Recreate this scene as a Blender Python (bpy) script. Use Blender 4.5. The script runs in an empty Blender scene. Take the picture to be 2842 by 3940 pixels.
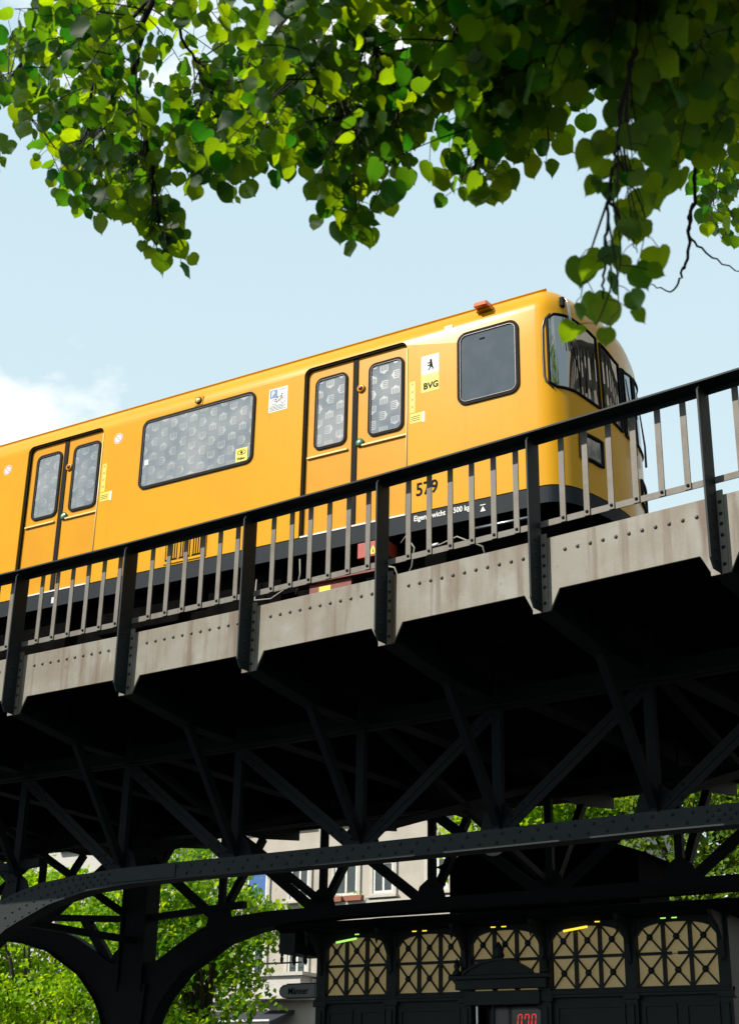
import bpy, bmesh, math, random
from mathutils import Vector, Matrix
import numpy as np
random.seed(11)
scene = bpy.context.scene
COL = scene.collection
# ------------------------------------------------------------------ camera (the eye is the origin, the street lies 1.6 m below)
GROUND = -1.6
cam_data = bpy.data.cameras.new('camera')
cam = bpy.data.objects.new('camera', cam_data)
COL.objects.link(cam)
RM = ((0.85253922, -0.18773652, -0.48778261), (0.52235326, 0.33818182, 0.78280274), (0.01799855, -0.92216487, 0.38637805))
cam.matrix_world = Matrix([[RM[i][0], -RM[i][1], -RM[i][2], 0.0] for i in range(3)] + [[0, 0, 0, 1]])
cam_data.sensor_fit = 'VERTICAL'
cam_data.sensor_height = 36.0
cam_data.lens = 50.8
cam_data.clip_start = 0.05
cam_data.clip_end = 2000
cam_data.dof.use_dof = True
cam_data.dof.focus_distance = 12.5
cam_data.dof.aperture_fstop = 8.0
scene.camera = cam
# ------------------------------------------------------------------ sun, sky, exposure
SUN_TRAVEL = Vector((0.60, 1.0, -1.0)).normalized()
to_sun = -SUN_TRAVEL
SUN_EL = math.asin(to_sun.z)
sun_data = bpy.data.lights.new('sun', 'SUN')
sun_data.energy = 5.0
sun_data.angle = math.radians(0.5)
sun_data.color = (1.0, 0.93, 0.82)
sun = bpy.data.objects.new('sun', sun_data)
sun.rotation_euler = SUN_TRAVEL.to_track_quat('-Z', 'Y').to_euler()
COL.objects.link(sun)
world = bpy.data.worlds.new('World')
scene.world = world
world.use_nodes = True
wt = world.node_tree
for n in list(wt.nodes): wt.nodes.remove(n)
w_out = wt.nodes.new('ShaderNodeOutputWorld')
w_bg = wt.nodes.new('ShaderNodeBackground')
w_sky = wt.nodes.new('ShaderNodeTexSky')
w_sky.sky_type = 'NISHITA'
w_sky.sun_disc = False
w_sky.sun_elevation = SUN_EL
w_sky.sun_rotation = math.atan2(to_sun.x, to_sun.y)
w_sky.air_density = 1.0
w_sky.dust_density = 2.2
w_sky.ozone_density = 1.2
w_bg.inputs['Strength'].default_value = 0.080
# thin haze and fair-weather cumulus, the same everywhere in the sky
w_tc = wt.nodes.new('ShaderNodeTexCoord')
w_map = wt.nodes.new('ShaderNodeMapping')
w_map.inputs['Scale'].default_value = (1.0, 1.0, 1.9)
w_map.inputs['Location'].default_value = (0.593, 1.201, 4.63)
w_n = wt.nodes.new('ShaderNodeTexNoise')
w_n.inputs['Scale'].default_value = 3.6
w_n.inputs['Detail'].default_value = 9
w_n.inputs['Roughness'].default_value = 0.56
w_r = wt.nodes.new('ShaderNodeValToRGB')
w_r.color_ramp.elements[0].position = 0.565
w_r.color_ramp.elements[1].position = 0.66
w_haze = wt.nodes.new('ShaderNodeMixRGB')
w_haze.inputs['Fac'].default_value = 0.84
# the haze is paler towards the horizon, all the way round
w_sep = wt.nodes.new('ShaderNodeSeparateXYZ')
w_el = wt.nodes.new('ShaderNodeMapRange')
w_el.inputs['From Min'].default_value = 0.30
w_el.inputs['From Max'].default_value = 0.78
w_hc = wt.nodes.new('ShaderNodeMixRGB')
w_hc.inputs['Color1'].default_value = (7.2, 8.8, 9.25, 1)
w_hc.inputs['Color2'].default_value = (5.6, 7.7, 8.8, 1)
wt.links.new(w_tc.outputs['Generated'], w_sep.inputs[0])
wt.links.new(w_sep.outputs['Z'], w_el.inputs['Value'])
wt.links.new(w_el.outputs['Result'], w_hc.inputs['Fac'])
wt.links.new(w_hc.outputs['Color'], w_haze.inputs['Color2'])
w_mix = wt.nodes.new('ShaderNodeMixRGB')
w_mix.inputs['Color2'].default_value = (10.6, 10.8, 10.5, 1)
wt.links.new(w_tc.outputs['Generated'], w_map.inputs['Vector'])
wt.links.new(w_map.outputs['Vector'], w_n.inputs['Vector'])
wt.links.new(w_n.outputs['Fac'], w_r.inputs['Fac'])
wt.links.new(w_sky.outputs['Color'], w_haze.inputs['Color1'])
wt.links.new(w_haze.outputs['Color'], w_mix.inputs['Color1'])
wt.links.new(w_r.outputs['Color'], w_mix.inputs['Fac'])
wt.links.new(w_mix.outputs['Color'], w_bg.inputs['Color'])
wt.links.new(w_bg.outputs['Background'], w_out.inputs['Surface'])
vs = scene.view_settings
vs.view_transform = 'Standard'
vs.look = 'None'
vs.exposure = 0.5     # raised to strengthen the sun against the sky
vs.gamma = 1.0
vs.use_curve_mapping = False
scene.render.engine = 'CYCLES'
scene.cycles.use_denoising = True
scene.cycles.max_bounces = 8
scene.cycles.transparent_max_bounces = 8
scene.cycles.caustics_reflective = False
scene.cycles.caustics_refractive = False

# ------------------------------------------------------------------ materials
PAINT = 0.70   # scales base colours down to offset the raised exposure
def pm(name, col, rough=0.6, col2=None, scale=6.0, amount=0.5, metal=0.0, bump=0.0, bscale=60.0, coat=0.0, spec=0.5,
       stretch=None, emit=None, estr=0.0, ior=None, lo=0.42, hi=0.62, detail=5.0):
    if name != 'asphalt':
        col = tuple(c * PAINT for c in col); col2 = tuple(c * PAINT for c in col2) if col2 else None
    m = bpy.data.materials.new(name); m.use_nodes = True
    nt = m.node_tree; b = nt.nodes['Principled BSDF']
    b.inputs['Base Color'].default_value = (*col, 1)
    b.inputs['Roughness'].default_value = rough
    b.inputs['Metallic'].default_value = metal
    b.inputs['Specular IOR Level'].default_value = spec
    b.inputs['Coat Weight'].default_value = coat
    b.inputs['Coat Roughness'].default_value = 0.08
    if ior: b.inputs['IOR'].default_value = ior
    if emit:
        b.inputs['Emission Color'].default_value = (*emit, 1)
        b.inputs['Emission Strength'].default_value = estr
    geo = None
    if col2 is not None or bump:
        geo = nt.nodes.new('ShaderNodeNewGeometry')
    if col2 is not None:
        mp = nt.nodes.new('ShaderNodeMapping')
        if stretch: mp.inputs['Scale'].default_value = stretch
        nz = nt.nodes.new('ShaderNodeTexNoise')
        nz.inputs['Scale'].default_value = scale
        nz.inputs['Detail'].default_value = detail
        nz.inputs['Roughness'].default_value = 0.6
        cr = nt.nodes.new('ShaderNodeValToRGB')
        cr.color_ramp.elements[0].position = lo; cr.color_ramp.elements[1].position = hi
        cr.color_ramp.elements[1].color = (amount,) * 3 + (1,)
        mx = nt.nodes.new('ShaderNodeMixRGB')
        mx.inputs['Color1'].default_value = (*col, 1); mx.inputs['Color2'].default_value = (*col2, 1)
        nt.links.new(geo.outputs['Position'], mp.inputs['Vector'])
        nt.links.new(mp.outputs['Vector'], nz.inputs['Vector'])
        nt.links.new(nz.outputs['Fac'], cr.inputs['Fac'])
        nt.links.new(cr.outputs['Color'], mx.inputs['Fac'])
        nt.links.new(mx.outputs['Color'], b.inputs['Base Color'])
        m['mixnode'] = mx.name
    if bump:
        nb = nt.nodes.new('ShaderNodeTexNoise'); nb.inputs['Scale'].default_value = bscale; nb.inputs['Detail'].default_value = 4
        bp = nt.nodes.new('ShaderNodeBump'); bp.inputs['Strength'].default_value = bump; bp.inputs['Distance'].default_value = 0.01
        nt.links.new(geo.outputs['Position'], nb.inputs['Vector'])
        nt.links.new(nb.outputs['Fac'], bp.inputs['Height'])
        nt.links.new(bp.outputs['Normal'], b.inputs['Normal'])
    return m

def add_layer(m, col, scale, stretch, lo, hi, amount, offset=0.0):
    """one more noise layer of another colour over the base colour"""
    nt = m.node_tree; b = nt.nodes['Principled BSDF']
    prev = b.inputs['Base Color'].links[0].from_socket
    geo = nt.nodes.new('ShaderNodeNewGeometry'); mp = nt.nodes.new('ShaderNodeMapping'); nz = nt.nodes.new('ShaderNodeTexNoise')
    mp.inputs['Scale'].default_value = stretch; mp.inputs['Location'].default_value = (offset, offset * .7, offset * .3)
    nz.inputs['Scale'].default_value = scale; nz.inputs['Detail'].default_value = 5
    cr = nt.nodes.new('ShaderNodeValToRGB'); cr.color_ramp.elements[0].position = lo; cr.color_ramp.elements[1].position = hi
    cr.color_ramp.elements[1].color = (amount,) * 3 + (1,)
    mx = nt.nodes.new('ShaderNodeMixRGB'); mx.inputs['Color2'].default_value = (*[c * PAINT for c in col], 1)
    nt.links.new(geo.outputs['Position'], mp.inputs['Vector']); nt.links.new(mp.outputs['Vector'], nz.inputs['Vector'])
    nt.links.new(nz.outputs['Fac'], cr.inputs['Fac']); nt.links.new(cr.outputs['Color'], mx.inputs['Fac'])
    nt.links.new(prev, mx.inputs['Color1']); nt.links.new(mx.outputs['Color'], b.inputs['Base Color'])

def leaf_mat(name, dark, light, trans, tw=0.5, trans2=None, bias=1.0, veins=False):
    """leaf blade: thin, part reflecting and part letting light through; tone varies from leaf to leaf"""
    m = bpy.data.materials.new(name); m.use_nodes = True
    nt = m.node_tree; N_ = nt.nodes.new; L_ = nt.links.new
    b = nt.nodes['Principled BSDF']; out = nt.nodes['Material Output']
    geo = N_('ShaderNodeNewGeometry'); oi = N_('ShaderNodeObjectInfo')
    def math_(op, a, bb=None):
        n = N_('ShaderNodeMath'); n.operation = op
        for k, v in ((0, a), (1, bb)):
            if v is None: continue
            if isinstance(v, (int, float)): n.inputs[k].default_value = v
            else: L_(v, n.inputs[k])
        return n.outputs[0]
    rnd = math_('FRACT', math_('ADD', geo.outputs['Random Per Island'], oi.outputs['Random']))
    fac = math_('POWER', rnd, bias)
    mx = N_('ShaderNodeMixRGB'); mx.inputs['Color1'].default_value = (*light, 1); mx.inputs['Color2'].default_value = (*dark, 1)
    tm = N_('ShaderNodeMixRGB'); tm.inputs['Color1'].default_value = (*trans, 1)
    tm.inputs['Color2'].default_value = (*(trans2 or (trans[0] * .72, trans[1] * .8, trans[2] * .7)), 1)
    L_(fac, mx.inputs['Fac']); L_(fac, tm.inputs['Fac'])
    col, tcol = mx.outputs['Color'], tm.outputs['Color']
    if veins:
        uv = N_('ShaderNodeUVMap'); sp = N_('ShaderNodeSeparateXYZ'); L_(uv.outputs['UV'], sp.inputs[0])
        ax = math_('ABSOLUTE', math_('SUBTRACT', sp.outputs['X'], .5))
        lat = math_('FRACT', math_('MULTIPLY', math_('SUBTRACT', sp.outputs['Y'], math_('MULTIPLY', ax, .75)), 7.0))
        v1 = math_('LESS_THAN', math_('ABSOLUTE', math_('SUBTRACT', lat, .5)), .085)
        v2 = math_('LESS_THAN', ax, .016)
        v = math_('MULTIPLY', math_('MAXIMUM', v1, v2), .45)
        for_t = N_('ShaderNodeMixRGB'); for_t.blend_type = 'MULTIPLY'; for_t.inputs['Color2'].default_value = (.45, .55, .5, 1)
        L_(v, for_t.inputs['Fac']); L_(tcol, for_t.inputs['Color1']); tcol = for_t.outputs['Color']
        for_d = N_('ShaderNodeMixRGB'); for_d.inputs['Color2'].default_value = (.045, .10, .03, 1)
        L_(v, for_d.inputs['Fac']); L_(col, for_d.inputs['Color1']); col = for_d.outputs['Color']
    tr = N_('ShaderNodeBsdfTranslucent'); ms = N_('ShaderNodeMixShader'); ms.inputs[0].default_value = tw
    b.inputs['Roughness'].default_value = 0.5; b.inputs['Specular IOR Level'].default_value = 0.15
    L_(col, b.inputs['Base Color']); L_(tcol, tr.inputs['Color'])
    L_(b.outputs[0], ms.inputs[1]); L_(tr.outputs[0], ms.inputs[2]); L_(ms.outputs[0], out.inputs['Surface'])
    return m

M = {}
M['asphalt'] = pm('asphalt', (.035, .035, .037), .9, (.055, .055, .053), 3, .6, bump=.3)
M['plate'] = pm('weathered grey paint', (.232, .218, .178), .6, (.135, .088, .048), 1.6, .85, stretch=(2.6, 2.6, .45), lo=.48, hi=.70, bump=.10, bscale=45)
add_layer(M['plate'], (.295, .29, .255), 4, (1, 1, .8), .50, .70, .75, 5.0)
add_layer(M['plate'], (.105, .058, .026), 3.2, (2.3, 2.3, .18), .53, .67, .90, 11.0)
add_layer(M['plate'], (.16, .118, .072), 1.3, (1, 1, 1.6), .50, .66, .5, 17.0)
add_layer(M['plate'], (.10, .07, .05), 26, (1, 1, .8), .69, .74, .7, 3.0)
add_layer(M['plate'], (.50, .49, .46), 7, (4.0, 4.0, .4), .72, .75, .8, 23.0)
M['bar'] = pm('weathered bar paint', (.160, .145, .122), .6, (.098, .068, .044), 9, .7, stretch=(1, 1, .5), lo=.45, hi=.7, bump=.1)
M['iron'] = pm('dark green iron paint', (.008, .016, .019), .6, (.024, .026, .025), 7, .5, lo=.55, hi=.8, spec=.25, bump=.12, bscale=40)  # dark paint, deepened and tinted teal to stand in for shade
M['chord'] = pm('chord paint', (.014, .023, .026), .6, (.030, .032, .030), 6, .55, lo=.5, hi=.75, spec=.25, bump=.15, bscale=30)  # teal of the shadows mixed into the paint
M['truss'] = pm('truss paint', (.0050, .0090, .0110), .65, (.013, .014, .014), 5, .55, lo=.55, hi=.8, spec=.15, bump=.15, bscale=30)  # darkened past real paint so the shade below the deck reads black
M['soffit'] = pm('sooty deck underside', (.006, .007, .009), .9, (.011, .011, .012), 2, .7, spec=0.0)  # deep shade under the deck put into the base colour
M['yellow'] = pm('yellow car paint', (.78, .382, .003), .24, (.72, .33, .004), 1.3, .5, lo=.45, hi=.7, spec=.24, detail=8)
add_layer(M['yellow'], (.40, .20, .03), 5, (1.5, 1, .5), .66, .80, .40, 2.0)
add_layer(M['yellow'], (.50, .22, .02), 16, (1.6, 1, .10), .60, .78, .28, 7.0)
M['door_yellow'] = pm('yellow door paint', (.75, .34, .003), .28, (.68, .29, .004), 2, .5, spec=.22)
M['yellow_trim'] = pm('pale yellow trim', (.95, .72, .30), .35)  # for real grab strips and the painted jamb highlight
M['band'] = pm('dark blue grey skirt', (.009, .016, .024), .6, (.015, .021, .028), 4, .6, spec=.14)
M['black'] = pm('black rubber', (.007, .007, .008), .7, spec=.12)
M['under'] = pm('sooty running gear', (.005, .005, .005), 1.0, (.010, .009, .008), 6, .6, spec=0.0)  # near-black base with no sheen
M['film'] = pm('tinted film glass', (.15, .185, .225), .12, (.33, .35, .365), 1.4, .9, lo=.40, hi=.62, coat=1.0)  # paler noise patches are cloud reflections put into the colour
M['gate_print'] = pm('pale printed film', (.25, .295, .33), .3, (.42, .435, .445), 1.4, .9, lo=.40, hi=.62, coat=1.0)  # same painted cloud patches carried across the print
M['cab_glass'] = pm('dark cab glass', (.026, .044, .066), .04, (.055, .072, .092), 3.2, .8, coat=1.0, ior=1.6)  # noise paints a faint cloud reflection into the glass
M['screen'] = pm('windscreen glass', (.006, .010, .013), .015, ior=3.0)
M['bead'] = pm('dull metal bead', (.16, .15, .15), .35, metal=1.0)
M['chrome'] = pm('brushed metal', (.55, .55, .55), .3, metal=1.0)
M['white'] = pm('white print', (.78, .78, .76), .5, (.66, .66, .65), 8, .5)
M['sticker_yellow'] = pm('sticker yellow', (.90, .72, .03), .5)
M['ink'] = pm('black print', (.012, .012, .014), .8, spec=.08)
M['blue'] = pm('blue print', (.02, .14, .42), .5)
M['redprint'] = pm('red print', (.62, .12, .09), .5)
M['red'] = pm('red enamel', (.46, .045, .018), .55, (.34, .03, .015), 8, .6)
M['red_dull'] = pm('faded red enamel', (.30, .075, .055), .7, (.2, .055, .04), 8, .6)
M['orange'] = pm('orange lens', (.85, .14, .01), .15, coat=.6)
M['green_lens'] = pm('green lens', (.05, .20, .09), .2, coat=.5)
M['red_lens'] = pm('red lens', (.22, .012, .01), .2, coat=.5)
M['lampglass'] = pm('headlamp glass', (.30, .29, .29), .08, (.12, .11, .11), 14, .8, coat=1.0)
M['cable'] = pm('grey cable', (.30, .28, .24), .6)
M['kiosk'] = pm('dark green cast iron', (.010, .022, .025), .55, (.018, .030, .031), 7, .6, bump=.1, spec=.3)
M['kroof'] = pm('dark sheet roof', (.008, .010, .011), .95, (.014, .014, .014), 4, .6, spec=.03)
M['kpane'] = pm('milky pane lit from inside', (.45, .38, .24), .45, (.36, .28, .16), 3.0, .6, emit=(.62, .48, .20), estr=.15)
M['tube_yellow'] = pm('yellow lamp tube', (.9, .7, .1), .4, emit=(1.0, .66, .04), estr=1.0)
M['tube_green'] = pm('green lamp tube', (.6, .9, .3), .4, emit=(.45, .95, .16), estr=.8)
M['led'] = pm('red digits', (.2, .0, .0), .4, emit=(1.0, .03, .03), estr=.75)
M['screen_black'] = pm('black display', (.006, .006, .007), .2)
M['sign'] = pm('grey sign plate', (.30, .33, .31), .5, (.24, .27, .26), 8, .5)
M['wall_cream'] = pm('cream render', (.50, .46, .40), .85, (.43, .39, .33), 1.2, .7, bump=.1)
M['wall_white'] = pm('white render', (.60, .58, .55), .85, (.52, .49, .45), 1.0, .7, bump=.1)
M['stone'] = pm('pale stone trim', (.58, .55, .49), .8, (.48, .45, .40), 2, .6)
M['frame_white'] = pm('white window frame', (.72, .72, .70), .5)
M['glass'] = pm('house window glass', (.035, .045, .045), .05, (.07, .09, .08), .9, .6, ior=1.7)
M['blind_blue'] = pm('blue window blind', (.03, .13, .40), .6)
M['awning_red'] = pm('red brown awning', (.22, .075, .05), .8)
M['awning_dark'] = pm('dark awning', (.03, .035, .05), .8)
M['shop'] = pm('shop window', (.05, .055, .06), .15)
M['terracotta'] = pm('terracotta', (.35, .12, .07), .8)
M['bark'] = pm('bark', (.05, .038, .028), .9, (.09, .07, .055), 14, .7, bump=.6, bscale=30)
M['twig'] = pm('twig bark', (.016, .012, .012), .8, (.028, .02, .018), 30, .6, spec=.2)
M['leaf'] = leaf_mat('linden leaf', (.002, .022, .008), (.005, .034, .009), (.62, .84, .002), .46, (.038, .26, .008), .80, True)  # wide leaf-to-leaf range paints sunlit and shaded leaves into one material
M['tleaf1'] = leaf_mat('sunny tree leaf', (.09, .23, .006), (.30, .44, .010), (.66, .84, .004), .5, (.13, .34, .006))  # sunlit look of the brighter trees put into the leaf colour
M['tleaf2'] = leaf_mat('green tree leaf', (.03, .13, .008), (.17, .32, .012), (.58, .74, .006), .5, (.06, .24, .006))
M['tleaf3'] = leaf_mat('dull tree leaf', (.05, .12, .014), (.18, .27, .026), (.40, .50, .02), .45, (.10, .22, .014))  # weaker light on the right-hand trees put into a duller colour

# ------------------------------------------------------------------ mesh helpers
class MB:
    def __init__(self): self.v = []; self.f = []
    def add(self, vs, fs):
        k = len(self.v); self.v += [tuple(x) for x in vs]; self.f += [tuple(i + k for i in f) for f in fs]; return self
    def box(self, a, b):
        x0, y0, z0 = a; x1, y1, z1 = b
        vs = [(x0, y0, z0), (x1, y0, z0), (x1, y1, z0), (x0, y1, z0), (x0, y0, z1), (x1, y0, z1), (x1, y1, z1), (x0, y1, z1)]
        return self.add(vs, [(0, 3, 2, 1), (4, 5, 6, 7), (0, 1, 5, 4), (1, 2, 6, 5), (2, 3, 7, 6), (3, 0, 4, 7)])
    def bar(self, p0, p1, w, h, up=(0, 0, 1)):
        """box between two points, w across, h along up"""
        p0 = Vector(p0); p1 = Vector(p1); d = (p1 - p0).normalized(); up = Vector(up)
        s = d.cross(up)
        if s.length < 1e-5: s = d.cross(Vector((1, 0, 0)))
        s.normalize(); u = s.cross(d).normalized()
        vs = []
        for p in (p0, p1):
            for a, b in ((-1, -1), (1, -1), (1, 1), (-1, 1)): vs.append(p + s * (a * w / 2) + u * (b * h / 2))
        return self.add(vs, [(0, 3, 2, 1), (4, 5, 6, 7), (0, 1, 5, 4), (1, 2, 6, 5), (2, 3, 7, 6), (3, 0, 4, 7)])
    def prism(self, poly, off):
        """polygon (list of 3D points) pushed along off"""
        n = len(poly); off = Vector(off); a = [Vector(p) for p in poly]; b = [p + off for p in a]
        return self.add(a + b, [tuple(range(n))[::-1], tuple(range(n, 2 * n))] + [(i, (i + 1) % n, n + (i + 1) % n, n + i) for i in range(n)])
    def tube(self, pts, rad, seg=6, caps=True):
        pts = [Vector(p) for p in pts]; n = len(pts)
        rad = rad if isinstance(rad, (list, tuple)) else [rad] * n
        base = len(self.v); ref = None
        for i, p in enumerate(pts):
            d = (pts[min(i + 1, n - 1)] - pts[max(i - 1, 0)]).normalized()
            if ref is None: ref = d.orthogonal().normalized()
            ref = (ref - d * ref.dot(d)); ref = ref.normalized() if ref.length > 1e-6 else d.orthogonal().normalized()
            s = d.cross(ref)
            for k in range(seg):
                a = 2 * math.pi * k / seg; self.v.append(tuple(p + (ref * math.cos(a) + s * math.sin(a)) * rad[i]))
        for i in range(n - 1):
            for k in range(seg):
                a = base + i * seg + k; b = base + i * seg + (k + 1) % seg
                self.f.append((a, b, b + seg, a + seg))
        if caps:
            self.f.append(tuple(range(base, base + seg))[::-1]); self.f.append(tuple(range(base + (n - 1) * seg, base + n * seg)))
        return self
    def dome(self, c, nrm, r, h=None, seg=8):
        """a rivet head"""
        c = Vector(c); nrm = Vector(nrm).normalized(); h = r * .8 if h is None else h
        a = nrm.orthogonal().normalized(); b = nrm.cross(a); vs = []
        for rr, hh in ((1, 0), (.74, .66)):
            for k in range(seg):
                t = 2 * math.pi * k / seg; vs.append(c + (a * math.cos(t) + b * math.sin(t)) * r * rr + nrm * h * hh)
        vs.append(c + nrm * h)
        fs = [(k, (k + 1) % seg, seg + (k + 1) % seg, seg + k) for k in range(seg)] + [(seg + k, seg + (k + 1) % seg, 2 * seg) for k in range(seg)]
        return self.add(vs, fs)
    def lathe(self, prof, c, axis=(0, 0, 1), seg=16):
        """profile of (radius, height) turned about an axis through c"""
        c = Vector(c); ax = Vector(axis).normalized(); a = ax.orthogonal().normalized(); b = ax.cross(a); base = len(self.v); n = len(prof)
        for r, h in prof:
            for k in range(seg):
                t = 2 * math.pi * k / seg; self.v.append(tuple(c + (a * math.cos(t) + b * math.sin(t)) * max(r, 1e-4) + ax * h))
        for i in range(n - 1):
            for k in range(seg):
                p = base + i * seg + k; q = base + i * seg + (k + 1) % seg; self.f.append((p, q, q + seg, p + seg))
        self.f.append(tuple(range(base, base + seg))[::-1]); self.f.append(tuple(range(base + (n - 1) * seg, base + n * seg)))
        return self
    def mesh(self, name, origin=(0, 0, 0), smooth=False):
        me = bpy.data.meshes.new(name)
        o = Vector(origin)
        me.from_pydata([tuple(Vector(p) - o) for p in self.v], [], self.f); me.validate()
        bm = bmesh.new(); bm.from_mesh(me); bmesh.ops.recalc_face_normals(bm, faces=bm.faces); bm.to_mesh(me); bm.free()
        if smooth: me.polygons.foreach_set('use_smooth', [True] * len(me.polygons))
        return me

WL = {}
def wloc(o): return WL.get(o.name, Vector((0, 0, 0)))
def empty(name, loc, label, cat, group=None):
    o = bpy.data.objects.new(name, None); o.empty_display_size = .2; COL.objects.link(o)
    o.location = loc; WL[o.name] = Vector(loc); o['label'] = label; o['category'] = cat
    if group: o['group'] = group
    return o
def part(name, mb, mat, parent, smooth=False, kind=None, label=None, bevel=0.0):
    me = mb.mesh(name, wloc(parent) if parent else (0, 0, 0), smooth)
    me.materials.append(mat)
    o = bpy.data.objects.new(name, me); COL.objects.link(o)
    if parent: o.parent = parent; WL[o.name] = wloc(parent).copy()
    if kind: o['kind'] = kind
    if label: o['label'] = label
    if bevel:
        md = o.modifiers.new('edge', 'BEVEL'); md.width = bevel; md.segments = 2; md.limit_method = 'ANGLE'
    return o
def inst(name, me, parent, loc, rot=None, scale=None, label=None):
    """one more piece that shares mesh data; loc in world space, parents are never rotated"""
    o = bpy.data.objects.new(name, me); COL.objects.link(o); o.parent = parent
    o.location = Vector(loc) - wloc(parent)
    if rot is not None: o.rotation_euler = rot
    if scale is not None: o.scale = scale
    if label: o['label'] = label
    return o
def tag(o, label, cat, group=None):
    o['label'] = label; o['category'] = cat
    if group: o['group'] = group
    return o
def rrect(x0, x1, z0, z1, r, seg=5):
    pts = []
    for cx, cz, a0 in ((x1 - r, z1 - r, 0), (x0 + r, z1 - r, 90), (x0 + r, z0 + r, 180), (x1 - r, z0 + r, 270)):
        for k in range(seg + 1):
            a = math.radians(a0 + 90 * k / seg); pts.append((cx + r * math.cos(a), cz + r * math.sin(a)))
    return pts
def ring(mb, outer, inner, y0, y1):
    """flat ring between two outlines of equal count in the XZ plane, from y0 (front) to y1 (back)"""
    n = len(outer)
    vs = [(x, y0, z) for x, z in outer] + [(x, y0, z) for x, z in inner] + [(x, y1, z) for x, z in outer] + [(x, y1, z) for x, z in inner]
    fs = []
    for i in range(n):
        j = (i + 1) % n
        fs += [(i, j, n + j, n + i), (2 * n + i, 2 * n + j, j, i), (n + i, n + j, 3 * n + j, 3 * n + i), (3 * n + i, 3 * n + j, 2 * n + j, 2 * n + i)]
    return mb.add(vs, fs)
def plate(mb, outline, y0, y1): return mb.prism([(x, y0, z) for x, z in outline], (0, y1 - y0, 0))
def text_mb(s, size, x, y, z, bold=0.0, align='LEFT', sx=1.0, depth=.0008):
    """lettering on a wall that faces -Y, baseline starting at (x, z)"""
    cu = bpy.data.curves.new('lettering', 'FONT'); cu.body = s; cu.size = size; cu.offset = bold; cu.extrude = depth; cu.align_x = align; cu.resolution_u = 3
    ob = bpy.data.objects.new('lettering', cu); COL.objects.link(ob)
    dg = bpy.context.evaluated_depsgraph_get()
    me = bpy.data.meshes.new_from_object(ob.evaluated_get(dg))
    mb = MB(); mb.add([(x + v.co.x * sx, y - v.co.z, z + v.co.y) for v in me.vertices], [tuple(p.vertices) for p in me.polygons])
    bpy.data.objects.remove(ob); bpy.data.curves.remove(cu); bpy.data.meshes.remove(me)
    return mb
# ------------------------------------------------------------------ the setting: ground
g = MB().add([(-600, -600, GROUND), (600, -600, GROUND), (600, 600, GROUND), (-600, 600, GROUND)], [(0, 1, 2, 3)])
go = part('ground', g, M['asphalt'], None); go['kind'] = 'structure'

# ------------------------------------------------------------------ the elevated railway viaduct, on a slight curve
def yp(x): return -0.00635245 * x * x - 0.16377717 * x + 9.62582444
def slope(x): return -0.0127049 * x - 0.16377717
def V(x, o, z):
    s = slope(x); l = math.hypot(1, s)
    return Vector((x - s / l * o, yp(x) + o / l, z))
def ang(x): return math.atan(slope(x))
def out_n(x):
    s = slope(x); l = math.hypot(1, s); return Vector((s / l, -1 / l, 0))
def tan_v(x):
    s = slope(x); l = math.hypot(1, s); return Vector((1 / l, s / l, 0))
BAY = 1.596
def SX(i): return -11.21 + BAY * i
I0, I1 = -8, 9
ZR = 5.50            # handrail top
FO = 0.20            # fascia behind the handrail's front edge
TN, TF = 2.08, 6.12  # near and far truss, offsets from the handrail edge
CEN_I = -1.86        # column station (also +8 bays)
via = empty('viaduct', (SX(-2), yp(SX(-2)) + 4.1, GROUND), 'riveted iron railway viaduct with grey edge plates, railing and dark trusses', 'viaduct')

rivet_me = MB().dome((0, 0, 0), (0, -1, 0), .0185, .017, 8).mesh('rivet', smooth=True); rivet_me.materials.append(M['bar'])
bolt_me = MB().dome((0, 0, 0), (0, -1, 0), .0165, .016, 6).mesh('bolt', smooth=True); bolt_me.materials.append(M['iron'])
balb = MB().box((-.0265, -.006, 4.665), (.0265, .006, ZR - .028))
bal_me = balb.mesh('baluster'); bal_me.materials.append(M['bar'])

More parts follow.
